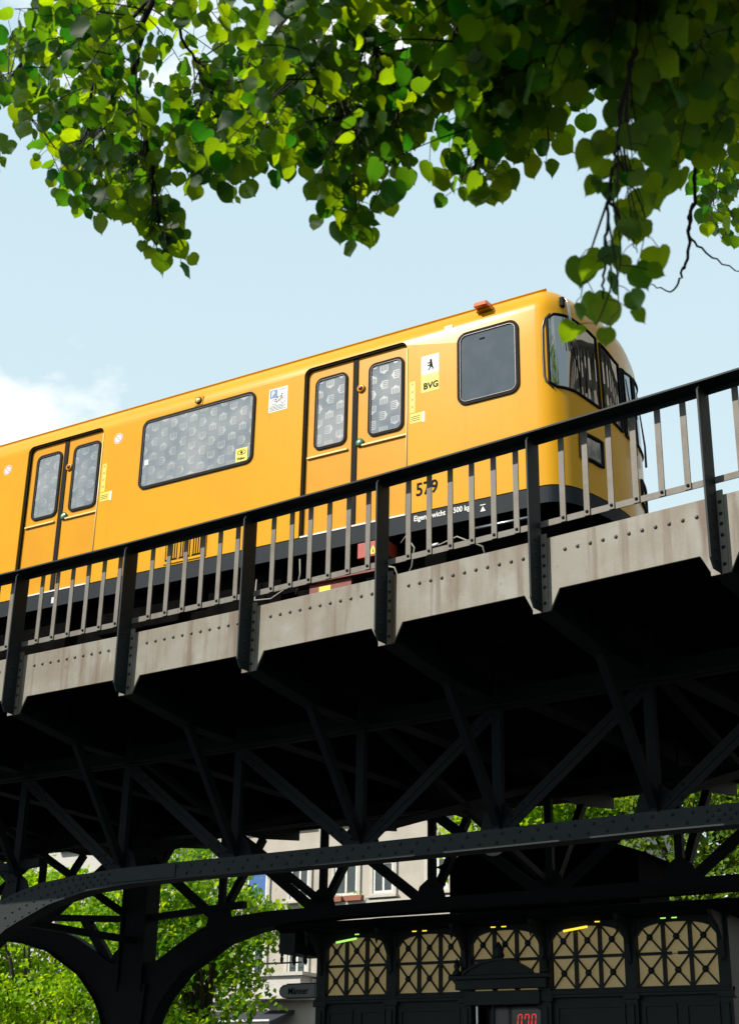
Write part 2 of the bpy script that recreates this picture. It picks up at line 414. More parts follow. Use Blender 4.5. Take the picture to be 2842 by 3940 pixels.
for i in range(I0, I1):
    xa, xb = SX(i), SX(i + 1); xm = (xa + xb) / 2
    A, B = V(xa, FO, 0), V(xb, FO, 0); L = (B - A).length; t = (B - A) / L; n = Vector((t.y, -t.x, 0))
    def P(u, z, o=0.0): return A + t * u + n * o + Vector((0, 0, z))
    # edge plate with its stepped gusset feet
    poly = [P(.002, 4.56), P(L - .002, 4.56), P(L - .002, 3.91), P(L - .075, 3.91), P(L - .17, 4.09), P(.17, 4.09), P(.075, 3.91), P(.002, 3.91)]
    fp = part('fascia_plate', MB().prism(poly, -n * .02), M['plate'], via, bevel=.003)
    if -3 <= i <= 6:
        for k in range(11):
            u = .235 + (L - .41) * k / 10
            inst('rivet', rivet_me, fp, P(u, 4.425, 0), (0, 0, math.atan2(t.y, t.x)))
    # handrail: a flat with a short upstand at the back
    hr = MB().bar(P(-.001, ZR - .008, .105), P(L + .001, ZR - .008, .105), .19, .016)
    hr.bar(P(-.001, ZR - .035, .024), P(L + .001, ZR - .035, .024), .01, .05)
    part('handrail', hr, M['iron'], via)
    part('bottom_rail', MB().bar(P(.0, 4.692, .006), P(L, 4.692, .006), .01, .056), M['bar'], via)
    for k in range(6):
        u = L * (k + 1) / 7 + .012
        b = inst('baluster', bal_me, via, P(u, 0, .0175), (0, 0, math.atan2(t.y, t.x)))
        WL[b.name] = P(u, 0, .0175)
        bo = bpy.data.objects.new('bolt', bolt_me); COL.objects.link(bo); bo.parent = b; bo.location = (0, -.006, 4.70)
    # fascia top and foot angles
    # deck slab and soffit of this bay
    dk = MB().add([V(xa, FO + .02, 4.30), V(xb, FO + .02, 4.30), V(xb, 8.0, 4.30), V(xa, 8.0, 4.30), V(xa, FO + .02, 4.38), V(xb, FO + .02, 4.38), V(xb, 8.0, 4.38), V(xa, 8.0, 4.38)],
                  [(0, 3, 2, 1), (4, 5, 6, 7), (0, 1, 5, 4), (1, 2, 6, 5), (2, 3, 7, 6), (3, 0, 4, 7)])
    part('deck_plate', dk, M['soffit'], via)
    fa, fb = V(xa, 8.0, 0), V(xb, 8.0, 0)
    part('fascia_plate', MB().bar(fa + Vector((0, 0, 4.32)), fb + Vector((0, 0, 4.32)), .02, .47), M['plate'], via)
    for o in (1.05, 3.1, 5.1, 7.1):
        part('stringer', MB().bar(V(xa, o, 4.16), V(xb, o, 4.16), .12, .27), M['soffit'], via)

def post_mesh():
    mb = MB()
    # web standing out towards the street, then the two flange leaves that lie on the plates
    prof = [(0.012, 3.99), (.062, 3.912), (.20, 3.912), (.20, ZR - .018), (.045, ZR - .018), (.006, ZR - .075)]
    mb.prism([(-.008, y - FO, z) for y, z in prof], (.016, 0, 0))
    return mb.mesh('post')
post_me = post_mesh(); post_me.materials.append(M['iron'])
fl = MB().box((-.085, -.012, 3.905), (-.0085, .0, ZR - .02)); flL = fl.mesh('flange'); flL.materials.append(M['plate'])
fl = MB().box((.0085, -.012, 3.905), (.062, .0, 4.60)); flR = fl.mesh('flange'); flR.materials.append(M['plate'])
pr = MB()
for z in (3.98, 4.12, 4.22, 4.315, 4.40, 4.50, 4.69): pr.dome((-.047, -.012, z), (0, -1, 0), .0165, .015, 7)
for z in (3.98, 4.12, 4.22, 4.315, 4.40, 4.50): pr.dome((.036, -.012, z), (0, -1, 0), .0165, .015, 7)
for z in (3.99, 4.08, 4.18, 4.29, 4.41, 4.53): pr.dome((.0081, -.10, z), (1, 0, 0), .0165, .012, 7)
pr_me = pr.mesh('rivet_row', smooth=True); pr_me.materials.append(M['iron'])
for i in range(I0, I1 + 1):
    x = SX(i); c = V(x, FO, 0); a = ang(x)
    p = inst('post', post_me, via, c, (0, 0, a)); WL[p.name] = c
    for nm, me in (('flange', flL), ('flange', flR)):
        o = bpy.data.objects.new(nm, me); COL.objects.link(o); o.parent = p
    if -3 <= i <= 7:
        o = bpy.data.objects.new('rivet_row', pr_me); COL.objects.link(o); o.parent = p; o['kind'] = 'stuff'
    # cantilever bracket, raking strut and cross girder of this station
    n = -out_n(x)
    def Q(o, z, s=0.0): return V(x, o, z) + tan_v(x) * s
    br = MB().prism([Q(FO + .02, 3.93, -.012), Q(FO + .02, 4.29, -.012), Q(TN - .1, 4.29, -.012), Q(TN - .1, 3.80, -.012), Q(1.2, 3.80, -.012)], tan_v(x) * .024)
    br.bar(Q(FO + .03, 3.93), Q(1.2, 3.795), .17, .014); br.bar(Q(1.2, 3.795), Q(TN - .1, 3.795), .17, .014)
    part('bracket', br, M['truss'], via)
    st = MB().bar(Q(1.16, 3.80), Q(TN - .02, 2.58), .105, .014, n)
    st.bar(Q(1.16, 3.80, .045), Q(TN - .02, 2.58, .045), .014, .10, n)
    part('strut', st, M['truss'], via)
    cg = MB().bar(Q(TN - .05, 4.12), Q(TF + .05, 4.12), .02, .34); cg.bar(Q(TN - .05, 3.95), Q(TF + .05, 3.95), .2, .02)
    part('cross_girder', cg, M['truss'], via)
    fbr = MB().prism([Q(7.98, 3.93, -.012), Q(7.98, 4.29, -.012), Q(TF + .1, 4.29, -.012), Q(TF + .1, 3.80, -.012), Q(7.0, 3.80, -.012)], tan_v(x) * .024)
    part('bracket', fbr, M['truss'], via)
    part('strut', MB().bar(Q(7.04, 3.80), Q(TF + .02, 2.6), .10, .09, n), M['truss'], via)
    # sway bracing between the trusses
    if i % 2 == 0:
        part('sway_brace', MB().bar(Q(TN + .1, 3.9), Q(TF - .1, 2.7), .08, .08), M['truss'], via)
        part('sway_brace', MB().bar(Q(TN + .1, 2.7), Q(TF - .1, 3.9), .08, .08), M['truss'], via)

ZC0, ZC1 = 2.385, 2.56    # bottom chord
COLS = (SX(CEN_I), SX(CEN_I + 8.35), SX(CEN_I - 8.35))
def chord_drop(x, table):
    d = min(abs(x - c) for c in COLS)
    for (d0, a0), (d1, a1) in zip(table[:-1], table[1:]):
        if d0 <= d <= d1: return a0 + (a1 - a0) * (d - d0) / (d1 - d0)
    return table[-1][1] if d > table[-1][0] else table[0][1]
NEAR_LOW = [(0, .2), (.42, .2), (.5, .75), (.63, 1.25), (.97, 1.66), (1.38, 1.96), (1.64, 2.07), (2.03, 2.22), (2.6, 2.335), (3.2, 2.372), (4.0, ZC0)]
NEAR_UP = [(0, 2.06), (.25, 2.06), (.55, 2.10), (.97, 2.2), (1.35, 2.35), (1.78, 2.46), (2.37, 2.52), (3.0, 2.55), (4.0, ZC1)]
FAR_LOW = [(0, .2), (.28, .2), (.30, .7), (.38, 1.1), (.54, 1.47), (.90, 1.86), (1.5, 2.22), (2.0, 2.36), (2.6, 2.44), (3.4, 2.47), (4.0, 2.47)]
FAR_UP = [(0, 1.98), (.25, 1.98), (.42, 2.02), (.7, 2.2), (1.05, 2.40), (1.5, 2.55), (2.2, 2.60), (4.0, 2.62)]
def rib(off, low, up, w, i0, i1):
    """bottom chord that bends down into the arch over each column; a closed section of width w"""
    xs = []
    x = i0
    while x < i1: xs.append(x); x += .1 if min(abs(x - c) for c in COLS) < 3.3 else .4
    mb = MB(); base = 0
    for x in xs:
        a, b = chord_drop(x, low), chord_drop(x, up); b = max(b, a + .12)
        for oo, z in ((-w / 2, a), (w / 2, a), (w / 2, b), (-w / 2, b)): mb.v.append(tuple(V(x, off + oo, z)))
    for k in range(len(xs) - 1):
        for j in range(4):
            p = 4 * k + j; q = 4 * k + (j + 1) % 4; mb.f.append((p, q, q + 4, p + 4))
    # bottom flange, wider than the web
    b0 = len(mb.v)
    for x in xs:
        a = chord_drop(x, low)
        for oo, z in ((-w / 2 - .06, a - .016), (w / 2 + .06, a - .016), (w / 2 + .06, a - .001), (-w / 2 - .06, a - .001)): mb.v.append(tuple(V(x, off + oo, z)))
    for k in range(len(xs) - 1):
        for j in range(4):
            p = b0 + 4 * k + j; q = b0 + 4 * k + (j + 1) % 4; mb.f.append((p, q, q + 4, p + 4))
    return mb
XA, XB = SX(I0) + .5, SX(I1) - .2
near_rib = part('bottom_chord', rib(TN, NEAR_LOW, NEAR_UP, .10, XA, XB), M['chord'], via)
far_rib = part('bottom_chord', rib(TF, FAR_LOW, FAR_UP, .16, XA, XB), M['truss'], via)
rv = MB(); x = SX(-1.2)
while x < SX(6.5):
    lo, up = chord_drop(x, NEAR_LOW), chord_drop(x, NEAR_UP); d = min(abs(x - c) for c in COLS)
    rows = ((.045, .0), (up - lo - .05, .06)) if d > 3.5 else ((.05, 0), (up - lo - .05, .0), ((up - lo) / 2, .05))
    step = .19 if d > 3.5 else .105
    for dz, sh in rows:
        rv.dome(V(x + sh, TN - .0505, lo + dz), out_n(x), .0175, .014, 6)
    x += step
part('rivet_row', rv, M['chord'], near_rib, smooth=True, kind='stuff')
for (a, b) in ((-.05, .52), (5.2, 5.75)):   # splice plates on the near chord
    part('splice_plate', MB().bar(V(SX(a), TN - .056, 2.468), V(SX(b), TN - .056, 2.468), .012, .145), M['chord'], via)
for off in (TN, TF):
    tc = MB()
    for i in range(I0, I1):
        tc.bar(V(SX(i), off, 3.84), V(SX(i + 1), off, 3.84), .02, .2); tc.bar(V(SX(i), off, 3.755), V(SX(i + 1), off, 3.755), .2, .016)
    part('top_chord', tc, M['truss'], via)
MID = 2
drv = MB()
for k in range(9):
    drv.dome((0, 0, 0), (0, -1, 0), .0001)
for off in (TN, TF):
    for i in range(I0, I1):
        dcol = min(abs((SX(i) + SX(i + 1)) / 2 - c) for c in COLS)
        j = (i - MID) % 8
        # towards mid-span the diagonals fall
        if j < 4: p0, p1 = V(SX(i + 1), off, 3.74), V(SX(i), off, max(2.5, chord_drop(SX(i), NEAR_UP) - .06))
        else: p0, p1 = V(SX(i), off, 3.74), V(SX(i + 1), off, max(2.5, chord_drop(SX(i + 1), NEAR_UP) - .06))
        dg = MB().bar(p0 + out_n(SX(i)) * .03, p1 + out_n(SX(i)) * .03, .14, .014, out_n(SX(i)))
        dg.bar(p0, p1, .014, .09, out_n(SX(i)))
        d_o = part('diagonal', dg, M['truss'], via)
        if off == TN and -2 <= i <= 6:
            r = MB(); dv = (p1 - p0); s = dv.normalized().cross(out_n(SX(i)))
            for q in range(10):
                f = (.03 + .04 * q) if q < 5 else (.97 - .04 * (q - 5))
                r.dome(p0 + dv * f + s * (.04 if q % 2 else -.04) + out_n(SX(i)) * .0375, out_n(SX(i)), .0165, .014, 6)
            part('rivet_row', r, M['truss'], d_o, smooth=True, kind='stuff')
    for i in range(I0, I1 + 1):
        part('vertical', MB().bar(V(SX(i), off, 3.76), V(SX(i), off, chord_drop(SX(i), NEAR_UP if off == TN else FAR_UP) - .02), .10, .07, out_n(SX(i))), M['truss'], via)
        # node gusset
        zc = chord_drop(SX(i), NEAR_UP if off == TN else FAR_UP)
        c = V(SX(i), off + (.02 if off == TN else -.02), 0); t = tan_v(SX(i)); n = out_n(SX(i))
        part('gusset', MB().prism([c + t * u + Vector((0, 0, zc + z)) for u, z in ((-.24, -.05), (.24, -.05), (.17, .16), (.06, .24), (-.06, .24), (-.17, .16))], n * .014), M['truss'], via)
for cx in COLS[:2]:
    for off in (TN, TF):
        c = MB(); b = V(cx, off, 0)
        t = tan_v(cx)
        c.bar(V(cx, off, 1.6), V(cx, off, 3.8), .46, .22, out_n(cx))
        c.bar(V(cx - .2, off, 1.6), V(cx - .2, off, 3.8), .03, .30, out_n(cx)); c.bar(V(cx + .2, off, 1.6), V(cx + .2, off, 3.8), .03, .30, out_n(cx))
        c.prism([b + t * u + out_n(cx) * .13 + Vector((0, 0, z)) for u, z in ((-.24, GROUND + .5), (.24, GROUND + .5), (.24, .9), (.30, 1.7), (-.30, 1.7), (-.24, .9))], -out_n(cx) * .26)
        c.prism([b + t * u + out_n(cx) * .34 + Vector((0, 0, GROUND)) for u in (-.5, .5)] + [b + t * u + out_n(cx) * .34 + Vector((0, 0, GROUND + .55)) for u in (.42, -.42)], -out_n(cx) * .68)
        part('column', c, M['truss'], via)
        # spandrel ties from the arch up to the truss
        part('spandrel_tie', MB().bar(V(cx - 1.75, off, 2.72), V(cx - .2, off, 2.62), .10, .09), M['truss'], via)
        part('spandrel_tie', MB().bar(V(cx + .2, off, 2.62), V(cx + 1.75, off, 2.72), .10, .09), M['truss'], via)
        for sg in (-1,):
            part('spandrel_strut', MB().bar(V(cx + sg * .95, off, 2.66), V(cx + sg * .42, off, 1.98), .14, .10, out_n(cx)), M['truss'], via)
        part('portal_brace', MB().bar(V(cx, TN, 2.3), V(cx, TF, 2.3), .10, .09), M['truss'], via) if off == TN else None
# tracks
for o in (2.0, 3.435, 4.85, 6.285):
    r = MB()
    for i in range(I0, I1):
        r.bar(V(SX(i), o, 4.80), V(SX(i + 1), o, 4.80), .06, .05); r.bar(V(SX(i), o, 4.74), V(SX(i + 1), o, 4.74), .02, .09); r.bar(V(SX(i), o, 4.69), V(SX(i + 1), o, 4.69), .12, .02)
    part('rail', r, M['under'], via)
for k in range(38):
    x = SX(I0) + .3 + .7 * k
    for o in (2.72, 5.57):
        part('sleeper', MB().bar(V(x, o - 1.2, 4.53), V(x, o + 1.2, 4.53), .24, .29), M['under'], via)
# ------------------------------------------------------------------ the yellow underground train
TY = 11.88           # near side
train = empty('train', (-11.2, TY + 1.15, 4.825), 'yellow underground train with patterned windows passing on the viaduct', 'train')
half = [(-17.4, 11.88), (-5.45, 11.88), (-5.33, 11.90), (-5.23, 11.97), (-5.15, 12.08), (-5.08, 12.28), (-5.02, 12.55), (-4.98, 12.80), (-4.97, 13.03)]
def catmull(pts, n=4):
    out = []
    for i in range(len(pts) - 1):
        p0, p1, p2, p3 = pts[max(i - 1, 0)], pts[i], pts[i + 1], pts[min(i + 2, len(pts) - 1)]
        for k in range(n):
            t = k / n
            out.append(tuple(.5 * ((2 * p1[j]) + (-p0[j] + p2[j]) * t + (2 * p0[j] - 5 * p1[j] + 4 * p2[j] - p3[j]) * t * t + (-p0[j] + 3 * p1[j] - 3 * p2[j] + p3[j]) * t ** 3) for j in (0, 1)))
    out.append(pts[-1]); return out
front = catmull(half[1:], 4)
front = front + [(x, 26.06 - y) for x, y in front[::-1][1:]]      # the nose, from the near side round to the far side
outline = [half[0]] + front + [(-17.4, 14.18)]
def inset(pts, d):
    n = len(pts); out = []
    for i, p in enumerate(pts):
        a = Vector(pts[i - 1]); b = Vector(p); c = Vector(pts[(i + 1) % n])
        e1 = (b - a).normalized(); e2 = (c - b).normalized()
        n1 = Vector((-e1.y, e1.x)); n2 = Vector((-e2.y, e2.x)); m = (n1 + n2).normalized(); k = d / max(m.dot(n1), .5)
        out.append((b.x + m.x * k, b.y + m.y * k))
    return out
def rake(x, z):
    """the nose leans back above the waist"""
    return x - .03 * max(0.0, z - 6.55) * min(1.0, max(0.0, (x + 5.45) / .40))
levels = [(0, 5.745), (0, 6.3), (0, 6.6), (0, 7.0), (0, 7.4), (0, 7.74)]
RR = .35
for a in (8, 16, 25, 35, 45, 55, 65, 77, 90): levels.append((RR * (1 - math.cos(math.radians(a))), 7.74 + RR * math.sin(math.radians(a))))
levels += [(.6, 8.13), (.9, 8.155)]
mb = MB(); N = len(outline)
for d, z in levels: mb.v += [(rake(x, z), y, z) for x, y in (inset(outline, d) if d else outline)]
for k in range(len(levels) - 1):
    for i in range(N):
        j = (i + 1) % N; mb.f.append((k * N + i, k * N + j, (k + 1) * N + j, (k + 1) * N + i))
mb.f.append(tuple(range(N))[::-1]); mb.f.append(tuple(range((len(levels) - 1) * N, len(levels) * N)))
body = part('body', mb, M['yellow'], train, smooth=True)
DOORS = [(-8.30, -6.965), (-12.52, -11.27), (-16.75, -15.50)]
DTOP, DBOT, DD = 7.795, 5.745, .075
cut = MB()
for a, b in DOORS:
    o = [(x, z) for x, z in rrect(a, b, 5.0, DTOP, .085, 5)]
    plate(cut, o, TY - .3, TY + DD)
cutter = part('cutter', cut, M['yellow'], train)
md = body.modifiers.new('doors', 'BOOLEAN'); md.operation = 'DIFFERENCE'; md.object = cutter; md.solver = 'EXACT'
dg = bpy.context.evaluated_depsgraph_get()
new = bpy.data.meshes.new_from_object(body.evaluated_get(dg))
body.modifiers.clear(); body.data = new
bpy.data.objects.remove(cutter)
try:
    new.set_sharp_from_angle(angle=math.radians(35))
except Exception:
    pass
# raised gutter strip along the roof edge
gut = MB()
za, ya = 7.74 + RR * math.sin(math.radians(52)), TY + RR * (1 - math.cos(math.radians(52)))
gut.bar((-17.39, ya - .004, za + .004), (-5.36, ya - .004, za + .004), .010, .030, (0, -math.cos(math.radians(52)), math.sin(math.radians(52))))
part('gutter', gut, M['yellow'], train, bevel=.004)
# dark skirt, its lower lip and the running gear
sk = MB(); b0 = inset(outline, .002)
for z in (5.735, 5.56): sk.v += [(x, y, z) for x, y in b0]
for i in range(N): sk.f.append((i, (i + 1) % N, N + (i + 1) % N, N + i))
sk.f.append(tuple(range(N, 2 * N)))
skirt = part('skirt', sk, M['band'], train)
part('skirt_lip', MB().bar((-17.38, TY + .004, 5.548), (-5.5, TY + .004, 5.548), .03, .024), M['band'], train)
part('underframe', MB().box((-17.2, TY + .28, 5.08), (-5.35, 14.18 - .28, 5.545)), M['under'], train)
for cx in (-7.6, -14.9):
    bogie = part('bogie_frame', MB().bar((cx - 1.35, TY + .22, 5.12), (cx + 1.35, TY + .22, 5.12), .12, .16), M['under'], train)
    for wx in (cx - .9, cx + .9):
        for wy in (TY + .36, 14.18 - .42):
            w = MB().lathe([(.40, 0), (.40, .03), (.375, .035), (.37, .12), (.2, .125), (.2, .0)], (wx, wy, 5.205), (0, 1, 0), 20)
            part('wheel', w, M['under'], train)
        part('axle_box', MB().box((wx - .13, TY + .16, 5.08), (wx + .13, TY + .30, 5.32)), M['under'], train, bevel=.02)
gearbox = [(-9.6, -8.6, 5.05, 5.5), (-11.2, -10.0, 5.12, 5.5), (-12.9, -11.7, 5.02, 5.5)]
for a, b, z0, z1 in gearbox: part('equipment_box', MB().box((a, TY + .15, z0), (b, TY + .9, z1)), M['under'], train, bevel=.015)

def window(x0, x1, z0, z1, r, yf, parent, pane_mat, gates=None, gw=.030, rim=True):
    """rubber gasket, a thin metal bead and the pane"""
    g1, g0 = rrect(x0, x1, z0, z1, r), rrect(x0 + gw, x1 - gw, z0 + gw, z1 - gw, max(r - gw, .01))
    pane = part('window_pane', plate(MB(), g0, yf - .006, yf - .001), pane_mat, parent)
    part('gasket', ring(MB(), g1, g0, yf - .016, yf + .002), M['black'], parent)
    if rim:
        h1, h0 = rrect(x0 + gw * .90, x1 - gw * .90, z0 + gw * .90, z1 - gw * .90, max(r - gw * .90, .01)), rrect(x0 + gw * .98, x1 - gw * .98, z0 + gw * .98, z1 - gw * .98, max(r - gw, .01))
        part('bead', ring(MB(), h1, h0, yf - .019, yf - .0155), M['bead'], parent)
    if gates:
        gm = MB(); p = gates; w = p * .36; pz = p * 1.28
        nx = int((x1 - x0) / p) + 2; nz = int((z1 - z0) / pz) + 3
        xl, xr, zl, zh = x0 + gw + .008, x1 - gw - .008, z0 + gw + .008, z1 - gw - .008
        for ix in range(nx):
            for iz in range(nz):
                cx = x0 + p * (ix + .35); cz = z0 + pz * (iz - .3 + (.5 if ix % 2 else 0)); rot = (ix * 2 + iz + (ix // 2)) % 4
                rects = [(-1, -.72, -.9, .25), (-.5, -.3, -.9, .25), (-.1, .1, -.9, .25), (.3, .5, -.9, .25), (.72, 1, -.9, .25), (-1, 1, .22, .55), (-.55, .55, .55, .78), (-.2, .2, .78, 1.0), (-1, 1, -1.0, -.86)]
                for a, b, c, d in rects:
                    q = [(a, c), (b, c), (b, d), (a, d)]
                    for _ in range(rot): q = [(-y, x) for x, y in q]
                    pts = [(cx + w * x, cz + w * y) for x, y in q]
                    xs = [max(xl, min(xr, x)) for x, _ in pts]; zs = [max(zl, min(zh, z)) for _, z in pts]
                    if max(xs) - min(xs) < .002 or max(zs) - min(zs) < .002: continue
                    k = len(gm.v); gm.v += [(x, yf - .0075, z) for x, z in zip(xs, zs)]; gm.f.append((k, k + 1, k + 2, k + 3))
        part('printed_film', gm, M['gate_print'], parent, kind='stuff')
    return pane

for di, (a, b) in enumerate(DOORS):
    mid = (a + b) / 2 - .01; yl = TY + .05; w = b - a
    part('door_seal', ring(MB(), rrect(a + .0015, b - .0015, 5.60, DTOP - .0015, .083), rrect(a + .026, b - .008, 5.62, DTOP - .022, .07), TY + .02, TY + DD - .001), M['black'], train)
    part('door_seal', MB().box((mid - .032, yl - .012, DBOT + .008), (mid + .032, yl + .022, DTOP - .03)), M['black'], train)
    part('door_sill', MB().box((a + .02, TY - .004, DBOT - .008), (b - .002, TY + .06, DBOT + .010)), M['white'], train)
    part('door_trim', MB().tube([(b + .006, TY - .002, DBOT), (b + .006, TY - .002, DTOP - .10)], .009, 6), M['yellow_trim'], train, smooth=True)  # pale strip added for the sun highlight along the rounded jamb
    for side in (0, 1):
        x0, x1 = (a + .026, mid - .033) if side == 0 else (mid + .033, b - .008)
        leaf = part('door_leaf', MB().box((x0, yl, DBOT + .012), (x1, yl + .03, DTOP - .022)), M['door_yellow'], train)
        wx0, wx1 = (a + .13, a + .555) if side == 0 else (b - .505, b - .06)
        window(wx0, wx1, 6.76, 7.65, .085, yl - .001, leaf, M['film'], gates=.145, gw=.034)
        hx0, hx1 = (a + .05, mid - .08) if side == 0 else (mid + .10, b - .012)
        part('grab_strip', MB().bar((hx0, yl - .012, 6.685), (hx1, yl - .012, 6.685), .024, .022), M['yellow_trim'], leaf, bevel=.005)
        if side:
            bx = mid + .075
            r = part('warning_lamp', MB().lathe([(.048, 0), (.048, .018), (.032, .022)], (bx, yl, 7.385), (0, -1, 0), 18), M['door_yellow'], leaf, smooth=True)
            part('lens', MB().dome((bx, yl - .021, 7.385), (0, -1, 0), .028, .018, 14), M['red_lens'], leaf, smooth=True)
            part('door_button', MB().lathe([(.05, 0), (.05, .02), (.03, .03), (.0, .034)], (bx + .0, yl, 6.725), (0, -1, 0), 18), M['green_lens'], leaf, smooth=True)
            part('button_cap', MB().dome((bx, yl - .028, 6.725), (0, -1, 0), .022, .012, 12), M['white'], leaf, smooth=True)
for x0, x1 in ((-10.63, -8.965), (-14.87, -13.20)):
    p = window(x0, x1, 6.79, 7.70, .10, TY - .001, train, M['film'], gates=.145, gw=.036)
    part('call_point', MB().box(((x0 + x1) / 2 - .065, TY - .006, 7.72), ((x0 + x1) / 2 + .055, TY + .002, 7.835)), M['yellow'], train)
    part('call_lamp', MB().lathe([(.045, 0), (.045, .012), (.038, .014)], ((x0 + x1) / 2 - .005, TY - .005, 7.778), (0, -1, 0), 18), M['black'], train, smooth=True)
    part('call_lamp', MB().dome(((x0 + x1) / 2 - .005, TY - .018, 7.778), (0, -1, 0), .034, .02, 14), M['yellow_trim'], train, smooth=True)
# cab side window
window(-6.345, -5.63, 6.83, 7.685, .11, TY - .001, train, M['cab_glass'], gw=.04)
part('window_catch', MB().box((-6.08, TY - .012, 7.555), (-6.02, TY - .008, 7.57)), M['ink'], train)
# ventilation grille
vg = part('vent_frame', ring(MB(), rrect(-10.16, -9.55, 5.765, 6.075, .01, 1), rrect(-10.13, -9.58, 5.795, 6.045, .008, 1), TY - .012, TY + .001), M['yellow'], train)
part('vent_backing', MB().box((-10.13, TY - .003, 5.795), (-9.58, TY + .0, 6.045)), M['ink'], vg)
for k in range(3):
    for q in range(5):
        x = -10.11 + k * .185 + q * .033
        part('slat', MB().bar((x, TY - .006, 5.82), (x, TY - .006, 6.02), .014, .010, (0, 1, 0)), M['yellow'], vg)
    if k: part('slat', MB().bar((-10.125 + k * .185, TY - .008, 5.80), (-10.125 + k * .185, TY - .008, 6.04), .022, .010, (0, 1, 0)), M['yellow'], vg)

# ---- the nose: windscreen panes, headlamps, grab rods, wipers
plan = [p for p in front]
def off_plan(y, d=.0, far=False):
    """point of the nose outline at a given y (first crossing from the near side), pushed outwards by d"""
    for (xa, ya), (xb, yb) in zip(plan[:-1], plan[1:]):
        if ya <= y <= yb and yb > ya:
            t = (y - ya) / (yb - ya); nx, ny = (yb - ya), -(xb - xa); l = math.hypot(nx, ny)
            return (xa + (xb - xa) * t + nx / l * d, y + ny / l * d)
    return (plan[0][0], y)
def lerp_tab(y, tab):
    y = min(y, 26.06 - y) if y > 13.03 else y
    for (a, p), (b, q) in zip(tab[:-1], tab[1:]):
        if a <= y <= b: return p + (q - p) * (y - a) / (b - a)
    return tab[-1][1] if y > tab[-1][0] else tab[0][1]
WLOW = [(11.895, 6.95), (11.91, 6.86), (11.95, 6.82), (12.12, 6.815), (12.3, 6.785), (12.55, 6.76), (12.74, 6.70), (13.03, 6.66)]
WUP = [(11.895, 7.50), (11.91, 7.61), (11.95, 7.665), (12.1, 7.675), (12.4, 7.63), (12.6, 7.57), (12.85, 7.49), (13.03, 7.47)]
def pane_strip(ya, yb, d, zin=0.0, n=14):
    mb = MB(); ys = [ya + (yb - ya) * k / n for k in range(n + 1)]
    for y in ys:
        x, yy = off_plan(y, d); za_, zb_ = lerp_tab(y, WLOW) + zin, lerp_tab(y, WUP) - zin; mb.v.append((rake(x, za_), yy, za_)); mb.v.append((rake(x, zb_), yy, zb_))
    mb.f += [(2 * k, 2 * k + 2, 2 * k + 3, 2 * k + 1) for k in range(n)]
    return mb, ys
for ya, yb in ((11.897, 12.53), (12.575, 12.975), (13.02, 13.45), (13.495, 14.15)):
    mb, ys = pane_strip(ya + .012, yb - .012, .006)
    ws = part('windscreen', mb, M['screen'], train, smooth=True)
    loop = [(*off_plan(y, .008), lerp_tab(y, WLOW)) for y in ys] + [(*off_plan(y, .008), lerp_tab(y, WUP)) for y in ys[::-1]]
    loop.append(loop[0]); loop = [(rake(x, z), y, z) for x, y, z in loop]
    part('gasket', MB().tube(loop, .015, 6, False), M['black'], ws, smooth=True)
rim = [(*off_plan(y, .004), z) for y, z in ((11.93, 6.80), (11.897, 6.88), (11.892, 6.95), (11.891, 7.2), (11.892, 7.5), (11.9, 7.6), (11.93, 7.665))]
rim = [(rake(x, z), y, z) for x, y, z in rim]
part('windscreen_bead', MB().tube([(x - .002, y - .004, z) for x, y, z in rim], .010, 6), M['bead'], train, smooth=True)
for ya, yb in ((12.16, 12.50), (13.56, 13.90)):
    mb = MB(); n = 6; ys = [ya + (yb - ya) * k / n for k in range(n + 1)]
    lamp = part('headlamp', MB().tube([(*off_plan(y, .006), 6.09 + .015 * (1 - 2 * abs(y - (ya + yb) / 2) / (yb - ya))) for y in ys] + [(*off_plan(y, .006), 6.37) for y in ys[::-1]] + [(*off_plan(ya, .006), 6.09)], .022, 6, False), M['black'], train, smooth=True)
    for y in ys:
        mb.v += [(*off_plan(y, .004), 6.10), (*off_plan(y, .004), 6.36)]
    mb.f += [(2 * k, 2 * k + 2, 2 * k + 3, 2 * k + 1) for k in range(n)]
    part('lens', mb, M['lampglass'], lamp, smooth=True)
ax, ay = off_plan(12.04, .01); ax = rake(ax, 7.8)
bk = part('rod_bracket', MB().box((ax - .03, ay - .035, 7.77), (ax + .02, ay + .02, 7.88)), M['black'], train, bevel=.01)
for dy in (-.008, .03):
    part('grab_rod', MB().tube([(ax + .0, ay + dy, 7.86), (ax + .04, ay + dy - .012, 7.85), (ax + .055, ay + dy - .005, 7.80), (ax + .085, ay + dy + .03, 7.30)], .007, 6), M['chrome'], train, smooth=True)
for y0, y1, z0, z1 in ((12.25, 12.10, 7.08, 7.55), (13.22, 13.10, 6.75, 7.36), (13.75, 13.55, 6.85, 7.42)):
    x0, yy0 = off_plan(y0, .05); x1, yy1 = off_plan(y1, .035); x1 = rake(x1, z1); x0 = rake(x0, z0)
    wp = part('wiper_arm', MB().tube([(x0, yy0, z0 - .25), (x0, yy0, z0), (x1, yy1, z1)], [.014, .012, .006], 6), M['black'], train, smooth=True)
    part('wiper_blade', MB().bar((x1 - .02, yy1 + .02, z1 - .32), (x1 - .02, yy1 - .02, z1 + .12), .02, .012), M['black'], wp)
part('coupling', MB().tube([(-5.1, 13.03, 5.35), (-4.7, 13.03, 5.35)], .09, 10).box((-4.72, 12.88, 5.2), (-4.55, 13.18, 5.52)), M['under'], train)
